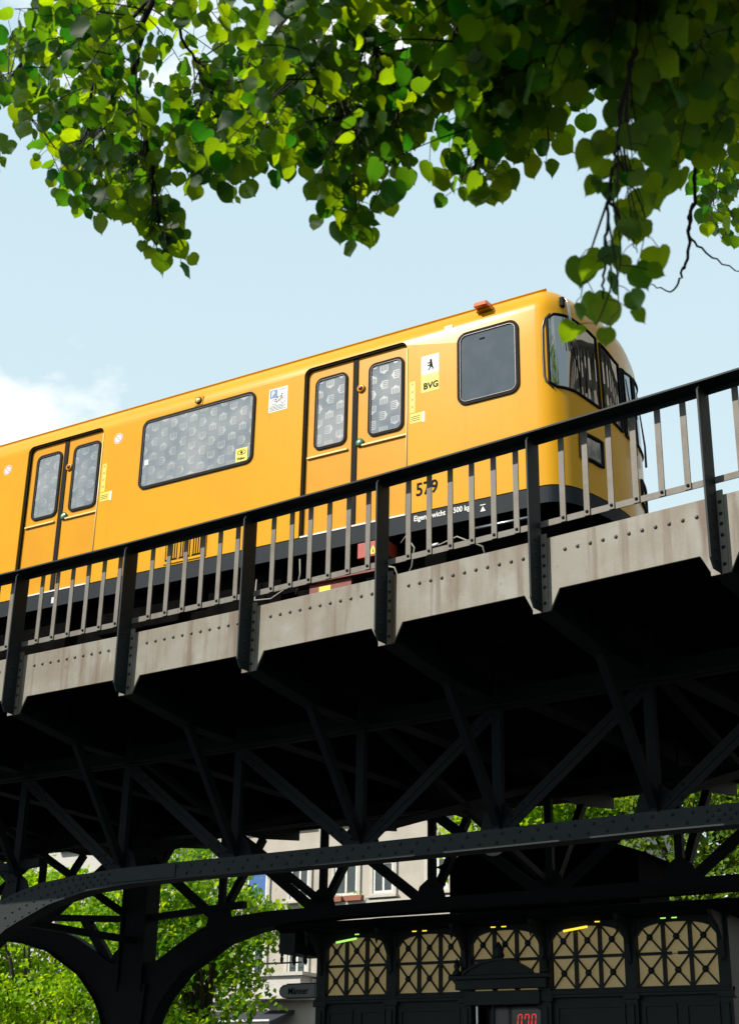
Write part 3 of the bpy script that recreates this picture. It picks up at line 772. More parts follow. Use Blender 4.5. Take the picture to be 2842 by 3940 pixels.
# indicator lamp on the cantrail
il = part('indicator_base', MB().box((-6.12, TY - .015, 7.900), (-5.945, TY + .07, 7.917)), M['yellow'], train)
part('indicator_lens', MB().prism([(-6.11, TY - .085, 7.918), (-5.96, TY - .085, 7.918), (-5.95, TY + .06, 7.918), (-6.12, TY + .06, 7.918)], (0, .012, .055)), M['orange'], il, bevel=.008)

# ---- lettering and stickers
def sticker(name, x0, x1, z0, z1, mat, y=TY - .0012, parent=None, r=None, label=None):
    out = rrect(x0, x1, z0, z1, r if r else .004, 2)
    return part(name, plate(MB(), out, y, y + .001), mat, parent or train, label=label)
def print_on(name, mb, mat, parent): return part(name, mb, mat, parent)
print_on('fleet_number', text_mb('579', .205, -6.845, TY - .002, 5.925, .0035, sx=.86), M['ink'], train)
print_on('weight_lettering', text_mb('Eigengewicht 18500 kg', .082, -6.865, TY - .003, 5.648, .002, sx=.86), M['white'], skirt)
tri = MB().box((-6.10, TY - .003, 5.665), (-6.04, TY - .002, 5.675)); tri.prism([(-6.10, TY - .003, 5.60), (-6.04, TY - .003, 5.60), (-6.07, TY - .003, 5.655)], (0, .001, 0))
print_on('jacking_mark', tri, M['white'], skirt)
sticker('white_label', -11.845, -11.775, 5.585, 5.66, M['white'], TY - .003, skirt)
sg = sticker('operator_sign', -6.785, -6.57, 7.315, 7.54, M['white'])
sticker('sign_panel', -6.785, -6.57, 7.105, 7.314, M['sticker_yellow'], parent=sg)
print_on('operator_lettering', text_mb('BVG', .104, -6.758, TY - .003, 7.14, .003, sx=.92), M['ink'], sg)
bear = [(-.006, .056), (.012, .062), (.024, .05), (.022, .03), (.026, .0), (.032, -.02), (.030, -.045), (.038, -.066), (.022, -.068), (.016, -.05), (.008, -.034), (-.002, -.04), (-.012, -.062), (-.032, -.068), (-.03, -.058), (-.02, -.052), (-.012, -.03), (-.008, -.014), (-.026, -.012), (-.04, -.006), (-.04, -.014), (-.022, -.024), (-.006, -.02), (-.004, .006), (-.02, .014), (-.04, .026), (-.044, .018), (-.024, .004), (-.008, .012), (-.002, .036), (-.014, .044)]
bear = [(-.004, .060), (.010, .064), (.022, .052), (.021, .03), (.027, .0), (.031, -.025), (.040, -.052), (.030, -.066), (.021, -.066), (.024, -.048), (.010, -.030), (.000, -.044), (-.014, -.066), (-.034, -.068), (-.018, -.050), (-.008, -.026), (-.004, -.012), (-.022, -.018), (-.036, -.010), (-.038, -.002), (-.020, -.004), (-.002, .006), (-.002, .016), (-.020, .012), (-.038, .022), (-.042, .034), (-.022, .026), (-.004, .030), (.000, .044), (-.014, .050)]
bm_ = MB()
bear3 = [(-6.675 + 1.0 * x, TY - .0025, 7.425 + 1.0 * z) for x, z in bear]
bm_.prism(bear3, (0, .0008, 0))
print_on('bear_emblem', bm_, M['ink'], sg)
# bicycle parking notice
bs = sticker('bicycle_notice', -8.78, -8.525, 7.36, 7.655, M['white'])
sticker('parking_square', -8.765, -8.665, 7.535, 7.64, M['blue'], TY - .0022, bs)
print_on('notice_letter', text_mb('P', .10, -8.745, TY - .004, 7.552, .002, sx=.9), M['white'], bs)
bk = MB()
for cx in (-8.70, -8.585):
    o = [(cx + .038 * math.cos(t), 7.485 + .038 * math.sin(t)) for t in [k * math.pi / 8 for k in range(16)]]
    i_ = [(cx + .033 * math.cos(t), 7.485 + .033 * math.sin(t)) for t in [k * math.pi / 8 for k in range(16)]]
    ring(bk, o, i_, TY - .0026, TY - .0016)
for p, q in (((-8.70, 7.485), (-8.665, 7.545)), ((-8.665, 7.545), (-8.605, 7.545)), ((-8.605, 7.545), (-8.585, 7.485)), ((-8.665, 7.545), (-8.64, 7.485)), ((-8.64, 7.485), (-8.605, 7.545)), ((-8.70, 7.485), (-8.64, 7.485)), ((-8.605, 7.545), (-8.6, 7.57)), ((-8.615, 7.57), (-8.585, 7.57))):
    bk.bar((p[0], TY - .0024, p[1]), (q[0], TY - .0024, q[1]), .005, .001, (0, 1, 0))
print_on('bicycle_drawing', bk, M['ink'], bs)
ln = MB()
for k in range(4): ln.box((-8.765, TY - .0022, 7.375 + k * .018), (-8.545 - (k % 2) * .03, TY - .0014, 7.381 + k * .018))
ln.box((-8.64, TY - .0022, 7.625), (-8.545, TY - .0014, 7.631))
print_on('notice_lines', ln, M['band'], bs)
# camera notice on the saloon window
vd = sticker('camera_notice', -9.205, -9.04, 6.835, 7.0, M['sticker_yellow'], TY - .0105)
ey = MB(); o = [(-9.122 + .06 * math.cos(t), 6.945 + .032 * math.sin(t)) for t in [k * math.pi / 8 for k in range(16)]]; i_ = [(-9.122 + .053 * math.cos(t), 6.945 + .025 * math.sin(t)) for t in [k * math.pi / 8 for k in range(16)]]
ring(ey, o, i_, TY - .0125, TY - .0115); plate(ey, [(-9.122 + .017 * math.cos(t), 6.945 + .017 * math.sin(t)) for t in [k * math.pi / 6 for k in range(12)]], TY - .0125, TY - .0115)
print_on('eye_drawing', ey, M['ink'], vd)
print_on('notice_lettering', text_mb('Video', .05, -9.185, TY - .0125, 6.855, .0005, sx=.95), M['ink'], vd)
sticker('small_label', -10.56, -10.50, 7.10, 7.17, M['white'], TY - .0105)
sticker('small_label', -6.50, -6.405, 7.745, 7.835, M['white'])
o = [(-6.452 + .033 * math.cos(t), 7.79 + .033 * math.sin(t)) for t in [k * math.pi / 8 for k in range(16)]]; i_ = [(-6.452 + .027 * math.cos(t), 7.79 + .027 * math.sin(t)) for t in [k * math.pi / 8 for k in range(16)]]
print_on('label_ring', ring(MB(), o, i_, TY - .0025, TY - .0015), M['chrome'], train)
for cx, cz in ((-11.02, 7.57), (-12.86, 7.555), (-15.2, 7.57)):
    d = part('round_sticker', plate(MB(), [(cx + .07 * math.cos(t), cz + .07 * math.sin(t)) for t in [k * math.pi / 12 for k in range(24)]], TY - .0012, TY), M['white'], train)
    o = [(cx + .062 * math.cos(t), cz + .062 * math.sin(t)) for t in [k * math.pi / 12 for k in range(24)]]; i_ = [(cx + .052 * math.cos(t), cz + .052 * math.sin(t)) for t in [k * math.pi / 12 for k in range(24)]]
    r = ring(MB(), o, i_, TY - .0024, TY - .0014); r.bar((cx - .037, TY - .002, cz + .037), (cx + .037, TY - .002, cz - .037), .009, .001, (0, 1, 0))
    print_on('ban_sign', r, M['redprint'], d)
for b in (DOORS[0][1], DOORS[1][1]):
    x = b + .075
    st_ = sticker('warning_strip', x - .035, x + .03, 6.90, 7.27, M['sticker_yellow'])
    xx = MB()
    for k in range(4):
        z = 7.235 - .09 * k; xx.bar((x - .025, TY - .002, z + .022), (x + .02, TY - .002, z - .022), .007, .001, (0, 1, 0)); xx.bar((x - .025, TY - .002, z - .015), (x + .02, TY - .002, z + .022), .007, .001, (0, 1, 0))
    print_on('strip_crosses', xx, M['redprint'], st_)
    n2 = sticker('door_notice', x - .03, x + .115, 6.775, 6.885, M['sticker_yellow'])
    xx = MB()
    for k in range(3): xx.box((x - .02, TY - .0022, 6.80 + .022 * k), (x + .09, TY - .0014, 6.808 + .022 * k))
    print_on('notice_lines', xx, M['awning_dark'], n2)
    sticker('notice_edge', x + .115, x + .15, 6.765, 6.885, M['white'], parent=n2)
# ---- red shoe gear and cables under the skirt
rb = part('shoe_cover', MB().box((-7.46, TY - .13, 5.30), (-7.13, TY + .12, 5.47)), M['red'], train, bevel=.008)
wt_ = MB().prism([(-7.325, TY - .133, 5.325), (-7.215, TY - .133, 5.325), (-7.27, TY - .133, 5.42)], (0, .002, 0)); part('warning_triangle', wt_, M['sticker_yellow'], rb)
part('warning_mark', MB().prism([(-7.275, TY - .135, 5.345), (-7.262, TY - .135, 5.345), (-7.268, TY - .135, 5.392)], (0, .001, 0)), M['ink'], rb)
part('shoe_beam', MB().bar((-8.02, 11.50, 5.02), (-7.06, 11.50, 5.02), .10, .035), M['red_dull'], train, bevel=.004)
sp = part('shoe_plate', MB().box((-7.86, 11.49, 4.80), (-7.36, 11.53, 5.0)), M['red_dull'], train)
part('shoe_label', MB().box((-7.74, 11.484, 4.86), (-7.60, 11.489, 4.96)), M['sticker_yellow'], sp)
part('shoe_arm', MB().bar((-7.6, 11.53, 4.98), (-7.6, TY + .2, 5.2), .10, .08), M['under'], train)
for c in ([(-7.0, TY - .02, 5.43), (-6.85, TY - .18, 5.42), (-6.74, TY - .2, 5.27), (-6.78, TY - .18, 5.08), (-6.95, TY - .05, 4.98)], [(-8.9, TY + .1, 5.4), (-8.8, TY - .05, 5.1), (-8.55, TY - .1, 5.06), (-8.3, TY - .06, 5.2), (-8.2, TY + .1, 5.28)],
          [(-7.2, TY - .1, 5.2), (-7.0, TY - .15, 5.12), (-6.95, TY - .12, 4.98), (-7.1, TY - .02, 4.9)], [(-6.7, TY, 5.33), (-6.5, TY - .12, 5.28), (-6.3, TY - .12, 5.33), (-6.05, TY - .06, 5.2), (-6.02, TY, 5.0)], [(-8.28, TY + .02, 5.5), (-8.22, TY - .05, 5.3), (-8.3, TY, 5.1)]):
    part('cable', MB().tube(catmull3(c) if False else c, .009, 6), M['cable'], train, smooth=True)
part('cable_plug', MB().tube([(-6.66, TY - .03, 5.325), (-6.52, TY - .12, 5.29)], .018, 8), M['white'], train, smooth=True)
part('step_rail', MB().tube([(-6.15, TY - .02, 5.42), (-5.55, TY - .02, 5.42)], .02, 8), M['chrome'], train, smooth=True)
# ------------------------------------------------------------------ cast-iron public convenience below the viaduct
KY = 17.2
kio = empty('cast_iron_kiosk', (-8.5, KY + 1.6, GROUND), 'dark cast iron kiosk with lattice windows under the viaduct', 'kiosk')
KX0, KX1, KD = -11.40, -5.62, 3.0
OPEN = [(-11.27, -10.30), (-10.14, -9.18), (-9.03, -8.08), (-7.91, -6.94), (-6.78, -5.77)]
ZB, ZM, ZT = 1.49, 1.88, 2.26
# posts between the bays, sill, frieze, cornice
xs = [KX0] + [(OPEN[i][1] + OPEN[i + 1][0]) / 2 for i in range(4)] + [KX1]
for i, x in enumerate(xs):
    w = .075
    x = x + (w if i == 0 else -w if i == 5 else 0)
    c = MB().box((x - w, KY - .04, GROUND), (x + w, KY + .10, 2.30)); c.box((x - w - .03, KY - .06, 1.36), (x + w + .03, KY + .08, 1.44)); c.box((x - .03, KY - .065, .2), (x + .03, KY - .03, 1.3))
    part('pilaster', c, M['kiosk'], kio, bevel=.006)
    # scrolled bracket under the eave
    b = MB().prism([(x - .025, KY - .04, 2.30), (x - .025, KY - .46, 2.30), (x - .025, KY - .40, 2.22), (x - .025, KY - .22, 2.14), (x - .025, KY - .12, 2.0), (x - .025, KY - .07, 1.80), (x - .025, KY - .04, 1.76)], (.05, 0, 0))
    b.lathe([(.018, 0), (.03, .03), (.012, .06), (.02, .09), (.004, .14)], (x, KY - .42, 2.24), (0, 0, -1), 8)
    part('bracket', b, M['kiosk'], kio)
part('sill_rail', MB().box((KX0, KY - .05, 1.40), (KX1, KY + .06, 1.485)).box((KX0, KY - .075, 1.435), (KX1, KY - .05, 1.46)), M['kiosk'], kio, bevel=.004)
part('frieze', MB().box((KX0, KY - .03, 2.262), (KX1, KY + .05, 2.44)), M['kiosk'], kio)
part('eave', MB().box((KX0 - .40, KY - .50, 2.335), (KX1 + .34, KY + KD + .45, 2.405)).box((KX0 - .36, KY - .46, 2.30), (KX1 + .30, KY + KD + .41, 2.336)), M['kroof'], kio, bevel=.006)
# side bracket block with turned pendants at the left end
part('bracket_block', MB().box((KX0 - .36, KY - .44, 2.03), (KX0 - .10, KY + .3, 2.30)), M['kiosk'], kio, bevel=.01)
for px, py in ((-.33, -.40), (-.14, -.40), (-.33, -.1), (-.14, -.1), (-.06, -.25)):
    part('pendant', MB().lathe([(.012, 0), (.026, .02), (.014, .04), (.024, .06), (.022, .10), (.004, .135)], (KX0 + px, KY + py, 2.035), (0, 0, -1), 10), M['kiosk'], kio, smooth=True)
# bell-shaped roof and its ventilator lantern
rf = MB(); prof = [(0, 2.405), (.12, 2.43), (.28, 2.455), (.5, 2.475), (.7, 2.50), (1.0, 2.56), (1.5, 2.60)]
for d, z in prof: rf.v += [(KX0 - .36 + d, KY - .46 + d * .95, z), (KX1 + .30 - d, KY - .46 + d * .95, z), (KX1 + .30 - d, KY + KD + .4 - d * .95, z), (KX0 - .36 + d, KY + KD + .4 - d * .95, z)]
for k in range(len(prof) - 1):
    for j in range(4): rf.f.append((4 * k + j, 4 * k + (j + 1) % 4, 4 * k + 4 + (j + 1) % 4, 4 * k + 4 + j))
n = 4 * (len(prof) - 1); rf.f.append((n, n + 1, n + 2, n + 3))
part('roof', rf, M['kroof'], kio)
lt = MB().box((-9.9, KY + 1.0, 2.58), (-7.1, KY + 2.1, 3.25)); lt.prism([(-10.05, KY + .85, 3.25), (-6.95, KY + .85, 3.25), (-7.6, KY + .85, 3.48), (-9.4, KY + .85, 3.48)], (0, 1.4, 0))
part('lantern', lt, M['kroof'], kio)
for k in range(8): part('louvre', MB().bar((-9.85, KY + .985, 2.68 + .07 * k), (-7.15, KY + .985, 2.68 + .07 * k), .03, .02), M['kroof'], kio)
# back and side walls, floor-level panels
part('wall', MB().box((KX0 + .02, KY + KD - .08, GROUND), (KX1 - .02, KY + KD, 2.33)), M['kiosk'], kio)
part('wall', MB().box((KX0 + .02, KY + .11, GROUND), (KX0 + .08, KY + KD - .085, 2.33)), M['kiosk'], kio)
part('wall', MB().box((KX1 - .08, KY + .11, GROUND), (KX1 - .02, KY + KD - .085, 2.33)), M['kiosk'], kio)
for bi, (a, b) in enumerate(OPEN):
    # six milky panes and the lattice in front of them
    cw = (b - a) / 3
    fr = MB()
    for c in range(3):
        x0, x1 = a + cw * c, a + cw * (c + 1)
        for z0, z1 in ((ZB, ZM), (ZM, ZT)):
            part('pane', MB().box((x0 + .004, KY + .045, z0 + .004), (x1 - .004, KY + .05, z1 - .004)), M['kpane'], kio)
            cx, cz = (x0 + x1) / 2, (z0 + z1) / 2
            fr.bar((x0, KY + .004, z0), (x1, KY + .004, z1), .02, .026, (0, 1, 0)); fr.bar((x0, KY + .012, z1), (x1, KY + .012, z0), .02, .026, (0, 1, 0))
            fr.lathe([(.040, 0), (.040, .02), (.02, .035)], (cx, KY + .01, cz), (0, -1, 0), 10)
        if c: fr.box((x0 - .022, KY - .006, ZB), (x0 + .022, KY + .035, ZT))
    gap = bi == 4
    if gap: fr.box((a, KY - .002, ZM - .018), (a + cw * 1.28, KY + .03, ZM + .018)); fr.box((a + cw * 1.52, KY - .002, ZM - .018), (b, KY + .03, ZM + .018))
    else: fr.box((a, KY - .002, ZM - .018), (b, KY + .03, ZM + .018))
    fr.box((a, KY - .004, ZB - .01), (b, KY + .036, ZB + .018))
    part('lattice', fr, M['kiosk'], kio)
    # flat arch over the bay
    sp = MB(); m = 12; k0 = 0
    for k in range(m + 1):
        t = k / m; x = a + (b - a) * t; zz = 2.245 - .07 * (2 * t - 1) ** 2 - .05 * (2 * t - 1) ** 6 - (.05 if k in (0, m) else 0)
        sp.v += [(x, KY - .02, zz), (x, KY - .02, 2.262), (x, KY + .03, zz), (x, KY + .03, 2.262)]
    for k in range(m):
        q = 4 * k; sp.f += [(q, q + 4, q + 5, q + 1), (q + 2, q + 3, q + 7, q + 6), (q, q + 2, q + 6, q + 4), (q + 1, q + 5, q + 7, q + 3)]
    part('arch_spandrel', sp, M['kiosk'], kio)
    # lamp slots in the frieze
    tubes = {0: [(.52, 'tube_green')], 1: [(.28, 'tube_yellow'), (.44, 'tube_yellow')], 2: [(.34, 'tube_yellow'), (.50, 'tube_yellow')], 3: [(.66, 'tube_yellow')], 4: [(.36, 'tube_green'), (.50, 'tube_green')]}[bi]
    for t, mt in tubes:
        part('lamp_slot', MB().box((a + (b - a) * t - .033, KY - .0345, 2.277), (a + (b - a) * t + .033, KY - .0305, 2.290)), M[mt], kio)
    if bi in (0, 3):
        mt = 'tube_green' if bi == 0 else 'tube_yellow'
        part('lamp_tube', MB().tube([(a + .20, KY - .07, 2.185), (a + .52, KY - .07, 2.225)], .014, 8), M[mt], kio, smooth=True)
    # panels below the sill (the third bay holds the doorway)
    if bi != 2:
        for (p, q) in ((a, (a + b) / 2 - .02), ((a + b) / 2 + .02, b)) if bi in (0, 4) else ((a, b),):
            pn = part('wall_panel', MB().box((p - .02, KY + .02, GROUND), (q + .02, KY + .05, 1.40)), M['kiosk'], kio)
            part('panel_frame', ring(MB(), rrect(p + .03, q - .03, .1, 1.32, .01, 1), rrect(p + .07, q - .07, .14, 1.28, .01, 1), KY + .0, KY + .021), M['kiosk'], pn)
# doorway with its curved pediment and the red number display
part('door_lintel', MB().box((-9.22, KY - .12, 1.52), (-7.95, KY - .04, 1.64)).box((-9.28, KY - .17, 1.64), (-7.90, KY - .04, 1.69)).box((-9.1, KY - .10, 1.33), (-8.05, KY - .05, 1.50)), M['kiosk'], kio, bevel=.006)
pd = MB(); m = 14; base = [(-9.10 + 1.0 * k / m, 1.69 + .17 * (1 - (2 * k / m - 1) ** 2)) for k in range(m + 1)]
pd.prism([(x, KY - .14, z) for x, z in base], (0, .09, 0)); ring(pd, [(x, z + .03) for x, z in base] + [(-8.1, 1.691), (-9.1, 1.691)], [(x, z - .004) for x, z in base] + [(-8.12, 1.692), (-9.08, 1.692)], KY - .17, KY - .13)
part('pediment', pd, M['kiosk'], kio)
part('finial', MB().lathe([(.05, 0), (.08, .04), (.06, .09), (.075, .12), (.04, .17), (.01, .21)], (-8.6, KY - .10, 1.88), (0, 0, 1), 10), M['kiosk'], kio, smooth=True)
for x in (-9.2, -7.97): part('finial', MB().lathe([(.05, 0), (.06, .04), (.03, .08), (.045, .12), (.005, .22)], (x, KY - .10, 1.69), (0, 0, 1), 10), M['kiosk'], kio, smooth=True)
part('door_recess', MB().box((-9.0, KY + .25, GROUND), (-8.1, KY + .3, 1.36)), M['screen_black'], kio)
for x in (-8.97, -8.74, -8.10): part('door_stile', MB().box((x - .012, KY + .0, GROUND), (x + .012, KY + .03, 1.34)), M['chrome'] if x == -8.97 else M['kiosk'], kio)
dsp = part('number_display', MB().box((-8.46, KY - .03, 1.02), (-8.06, KY + .03, 1.25)), M['screen_black'], kio)
part('display_rim', MB().box((-8.46, KY - .034, 1.252), (-8.06, KY + .03, 1.262)), M['sign'], dsp)
SEG = {'0': 'abcdef', '7': 'abcf'}
for k, ch in enumerate('070'):
    x = -8.385 + .095 * k; w_, h_ = .052, .062; zb = 1.09; dm = MB()
    sg_ = {'a': ((0, 2 * h_), (w_, 2 * h_)), 'b': ((w_, h_), (w_, 2 * h_)), 'c': ((w_, 0), (w_, h_)), 'd': ((0, 0), (w_, 0)), 'e': ((0, 0), (0, h_)), 'f': ((0, h_), (0, 2 * h_))}
    for s_ in SEG[ch]:
        (u0, v0), (u1, v1) = sg_[s_]; sh = .006
        p0 = Vector((x + u0 + sh * v0 / h_, KY - .033, zb + v0)); p1 = Vector((x + u1 + sh * v1 / h_, KY - .033, zb + v1)); d = (p1 - p0) * .1
        dm.bar(p0 + d, p1 - d, .011, .003, (0, 1, 0))
    part('digit', dm, M['led'], dsp)
# enamel sign
so = rrect(-11.99, -11.42, 1.49, 1.665, .005, 2)
sgn = MB(); plate(sgn, [(-11.42, 1.485), (-11.42, 1.668), (-11.86, 1.668), (-11.86, 1.655), (-11.94, 1.65), (-11.985, 1.62), (-11.995, 1.577), (-11.985, 1.535), (-11.94, 1.503), (-11.86, 1.497), (-11.86, 1.485)], KY - .04, KY - .015)
sign_o = part('sign_board', sgn, M['sign'], kio, label='grey enamel sign reading Männer')
bd = MB()
for z in (1.4835, 1.6695): bd.bar((-11.87, KY - .03, z), (-11.42, KY - .03, z), .05, .014)
bd.tube([(-11.86, KY - .04, 1.662), (-11.94, KY - .04, 1.652), (-11.985, KY - .04, 1.62), (-11.997, KY - .04, 1.577), (-11.985, KY - .04, 1.535), (-11.94, KY - .04, 1.501), (-11.86, KY - .04, 1.491)], .008, 6)
part('sign_border', bd, M['kiosk'], sign_o)
part('sign_lettering', text_mb('Männer', .125, -11.855, KY - .043, 1.535, .002, sx=.86), M['ink'], sign_o)

# round lamp under the deck
lc = Vector((-7.85, 15.5, 3.02)); fwd = Vector((-lc.x, -lc.y, 0)).normalized()
lp = empty('round_lamp', (lc.x, lc.y, lc.z), 'round disc shaped lamp hanging under the viaduct above the kiosk', 'lamp')
part('housing', MB().lathe([(.10, .09), (.15, .05), (.165, .0), (.155, -.02)], lc, -fwd, 24), M['kroof'], lp, smooth=True)
part('glass', MB().lathe([(.152, .0), (.15, .02), (.12, .035), (.0, .04)], lc + fwd * .018, fwd, 24), M['stone'], lp, smooth=True)
part('hanger', MB().tube([lc + Vector((0, 0, .15)), lc + Vector((0, 0, .95))], .02, 8), M['truss'], lp, smooth=True)

# ------------------------------------------------------------------ houses
def house(name, label, x0, x1, yf, ztop, wall_mat, floors, bays, depth=12, arch_floor=None, skip=(), wname='window', blue=None):
    """street front facing -Y; floors: list of (sill, head); bays: list of window centres; all windows are parts with a frame and panes"""
    h = empty(name, ((x0 + x1) / 2, yf + depth / 2, GROUND), label, 'building')
    part('wall', MB().box((x0, yf, GROUND), (x1, yf + depth, ztop)), wall_mat, h)
    for fi, (zs, zh) in enumerate(floors):
        for bi, (cx, ww) in enumerate(bays):
            if (fi, bi) in skip: continue
            a, b = cx - ww / 2, cx + ww / 2
            arch = arch_floor == fi
            r = ww / 2 - .02 if arch else .02
            sur = [(a - .22, zs - .05), (b + .22, zs - .05), (b + .22, zh + .25), (a - .22, zh + .25)]
            w = part(wname, ring(MB(), rrect(a - .16, b + .16, zs - .1, zh + .16, .02, 2), rrect(a, b, zs, zh, .02, 2), yf - .10, yf + .001), M['stone'], h)
            part('glazing', MB().box((a + .05, yf - .012, zs + .05), (b - .05, yf - .004, zh - .05)), M['blind_blue'] if blue == (fi, bi) else M['glass'], w)
            fr = ring(MB(), rrect(a, b, zs, zh, .02, 1), rrect(a + .11, b - .11, zs + .11, zh - .11, .02, 1), yf - .05, yf + .0)
            zt = zs + (zh - zs) * .68
            fr.box((a + .1, yf - .045, zt - .05), (b - .1, yf - .013, zt + .05))
            if blue != (fi, bi): fr.box((cx - .05, yf - .04, zs + .1), (cx + .05, yf - .013, zt - .05))
            part('frame', fr, M['frame_white'], w)
            part('sill', MB().box((a - .25, yf - .28, zs - .20), (b + .25, yf + .0, zs - .101)), M['stone'], w)
    return h
HY = 56.0
k = HY / 40
fl = [(5.85, 7.75), (9.15, 11.1), (12.6, 14.5), (16.0, 17.6)]
bays = [(-29.02 * k, 1.17), (-27.31 * k, 1.02), (-25.52 * k, 1.22), (-24.12 * k, 1.06), (-22.15 * k, 1.0), (-20.4 * k, 1.06), (-18.6 * k, 1.06)]
h1 = house('apartment_house', 'cream apartment house with white framed windows and a stone bay ledge', -44.0, -24.5, HY, 19.5, M['wall_cream'], fl, bays, arch_floor=0, blue=(1, 0))
part('cornice', MB().box((-44.2, HY - .45, 18.9), (-24.3, HY + .0, 19.6)), M['stone'], h1)
part('ledge', MB().box((-44.1, HY - .30, 5.30), (-37.2, HY + .0, 5.62)).box((-44.0, HY - .22, 4.75), (-37.4, HY + .0, 5.3)), M['stone'], h1)
part('ledge', MB().box((-37.0, HY - .22, 8.70), (-24.5, HY - .0, 8.85)), M['stone'], h1)
bay = part('bay', MB().box((-39.6, HY - 1.1, 4.9), (-37.3, HY - .0, 5.75)), M['wall_white'], h1)
part('balcony_rail', MB().tube([(-39.6, HY - 1.05, 6.25), (-37.3, HY - 1.05, 6.25)], .04, 6).tube([(-39.6, HY - 1.05, 6.25), (-39.6, HY - 1.05, 5.75)], .03, 6), M['truss'], h1)
part('bay_ledge', MB().box((-39.9, HY - 1.25, 5.70), (-37.1, HY - .0, 5.85)).box((-39.9, HY - 1.25, 4.74), (-37.1, HY + .0, 4.90)), M['stone'], h1)
part('shop_front', MB().box((-43.0, HY - .03, GROUND), (-38.6, HY + .02, 3.6)), M['shop'], h1)
aw = part('awning', MB().prism([(-43.6, HY - 1.9, 3.75), (-43.6, HY - .0, 4.35), (-43.6, HY - .0, 4.2), (-43.6, HY - 1.9, 3.55)], (5.3, 0, 0)), M['awning_dark'], h1)
part('awning_stripe', MB().box((-43.6, HY - 1.94, 3.76), (-38.3, HY - 1.90, 3.84)), M['white'], aw)
h2 = house('corner_house', 'pale town house with red brown shop awnings left of the cream house', -66.0, -44.3, HY - 1.5, 18.0, M['wall_white'],
           [(5.6, 7.5), (8.9, 10.8), (12.2, 14.0)], [(-64.0 + 2.6 * q, 1.15) for q in range(8)])
part('cornice', MB().box((-66.2, HY - 1.95, 17.4), (-44.2, HY - 1.5, 18.1)), M['stone'], h2)
part('ledge', MB().box((-66.0, HY - 1.75, 4.45), (-44.3, HY - 1.5, 4.75)), M['stone'], h2)
for a, b in ((-55.2, -49.5), (-47.0, -44.5), (-63.0, -57.0)):
    part('awning', MB().prism([(a, HY - 3.4, 3.75), (a, HY - 1.5, 4.3), (a, HY - 1.5, 4.15), (a, HY - 3.4, 3.5)], (b - a, 0, 0)), M['awning_red'], h2)
    part('shop_front', MB().box((a + .3, HY - 1.53, GROUND), (b - .3, HY - 1.49, 3.4)), M['shop'], h2)
# window boxes of the second floor
for x0, x1, nm in ((-36.55, -35.75, 'one'), (-35.55, -34.7, 'two')):
    fb = empty('flower_box', (x0, HY - .2, 9.1), 'terracotta flower box on the window ledge, ' + ('left one of the pair' if nm == 'one' else 'right one of the pair'), 'flower box', 'flower boxes on the ledge')
    part('box', MB().prism([(x0, HY - .42, 8.86), (x1, HY - .42, 8.86), (x1 + .04, HY - .44, 9.08), (x0 - .04, HY - .44, 9.08)], (0, .25, 0)), M['terracotta'], fb)
    pl = MB()
    for q in range(40):
        c = Vector((random.uniform(x0, x1), HY - .32 + random.uniform(-.1, .1), 9.1 + random.uniform(0, .16))); d = Vector((random.uniform(-1, 1), random.uniform(-1, 1), random.uniform(.2, 1))).normalized() * .08; e = d.orthogonal().normalized() * .04
        pl.add([c - e, c + d * .5, c + e, c + d], [(0, 1, 3), (1, 2, 3)])
    part('plants', pl, M['tleaf2'], fb)

# the town house across the junction whose sunlit front mirrors in the cab windows
def oblique_house():
    c = Vector((9.0, 25.0, GROUND)); nrm = Vector((-.80, -.60, 0)); t = Vector((.60, -.80, 0))
    h = empty('junction_house', c, 'tall cream town house with heavy cornice across the junction, mirrored in the cab glass', 'building')
    def bx(u0, u1, z0, z1, d0, d1):
        q = [c + t * u + nrm * d for u, d in ((u0, d0), (u1, d0), (u1, d1), (u0, d1))]
        return MB().prism([Vector((p.x, p.y, z0)) for p in q], (0, 0, z1 - z0))
    part('wall', bx(-14, 14, GROUND, 19.0, -10, 0), M['wall_cream'], h)
    part('cornice', bx(-14.4, 14.4, 18.4, 19.2, 0.001, .9), M['stone'], h)
    part('string_course', bx(-14.2, 14.2, 15.0, 15.35, .001, .35), M['stone'], h)
    part('string_course', bx(-14.2, 14.2, 4.2, 4.6, .001, .35), M['stone'], h)
    for q in range(28): part('corbel', bx(-13.8 + q, -13.45 + q, 17.5, 18.39, .001, .6), M['stone'], h)
    for z0, z1 in ((.2, 3.2), (5.5, 8.0), (8.9, 11.2), (12.2, 14.4), (15.8, 17.2)):
        for q in range(9):
            u = -12.4 + 3.1 * q
            w = part('window', bx(u - .85, u + .85, z0 - .2, z1 + .25, .001, .12), M['stone'], h)
            part('glazing', bx(u - .58, u + .58, z0, z1, .121, .14), M['glass'], w)
            part('mullion', bx(u - .05, u + .05, z0, z1, .141, .18), M['frame_white'], w)
    return h
oblique_house()

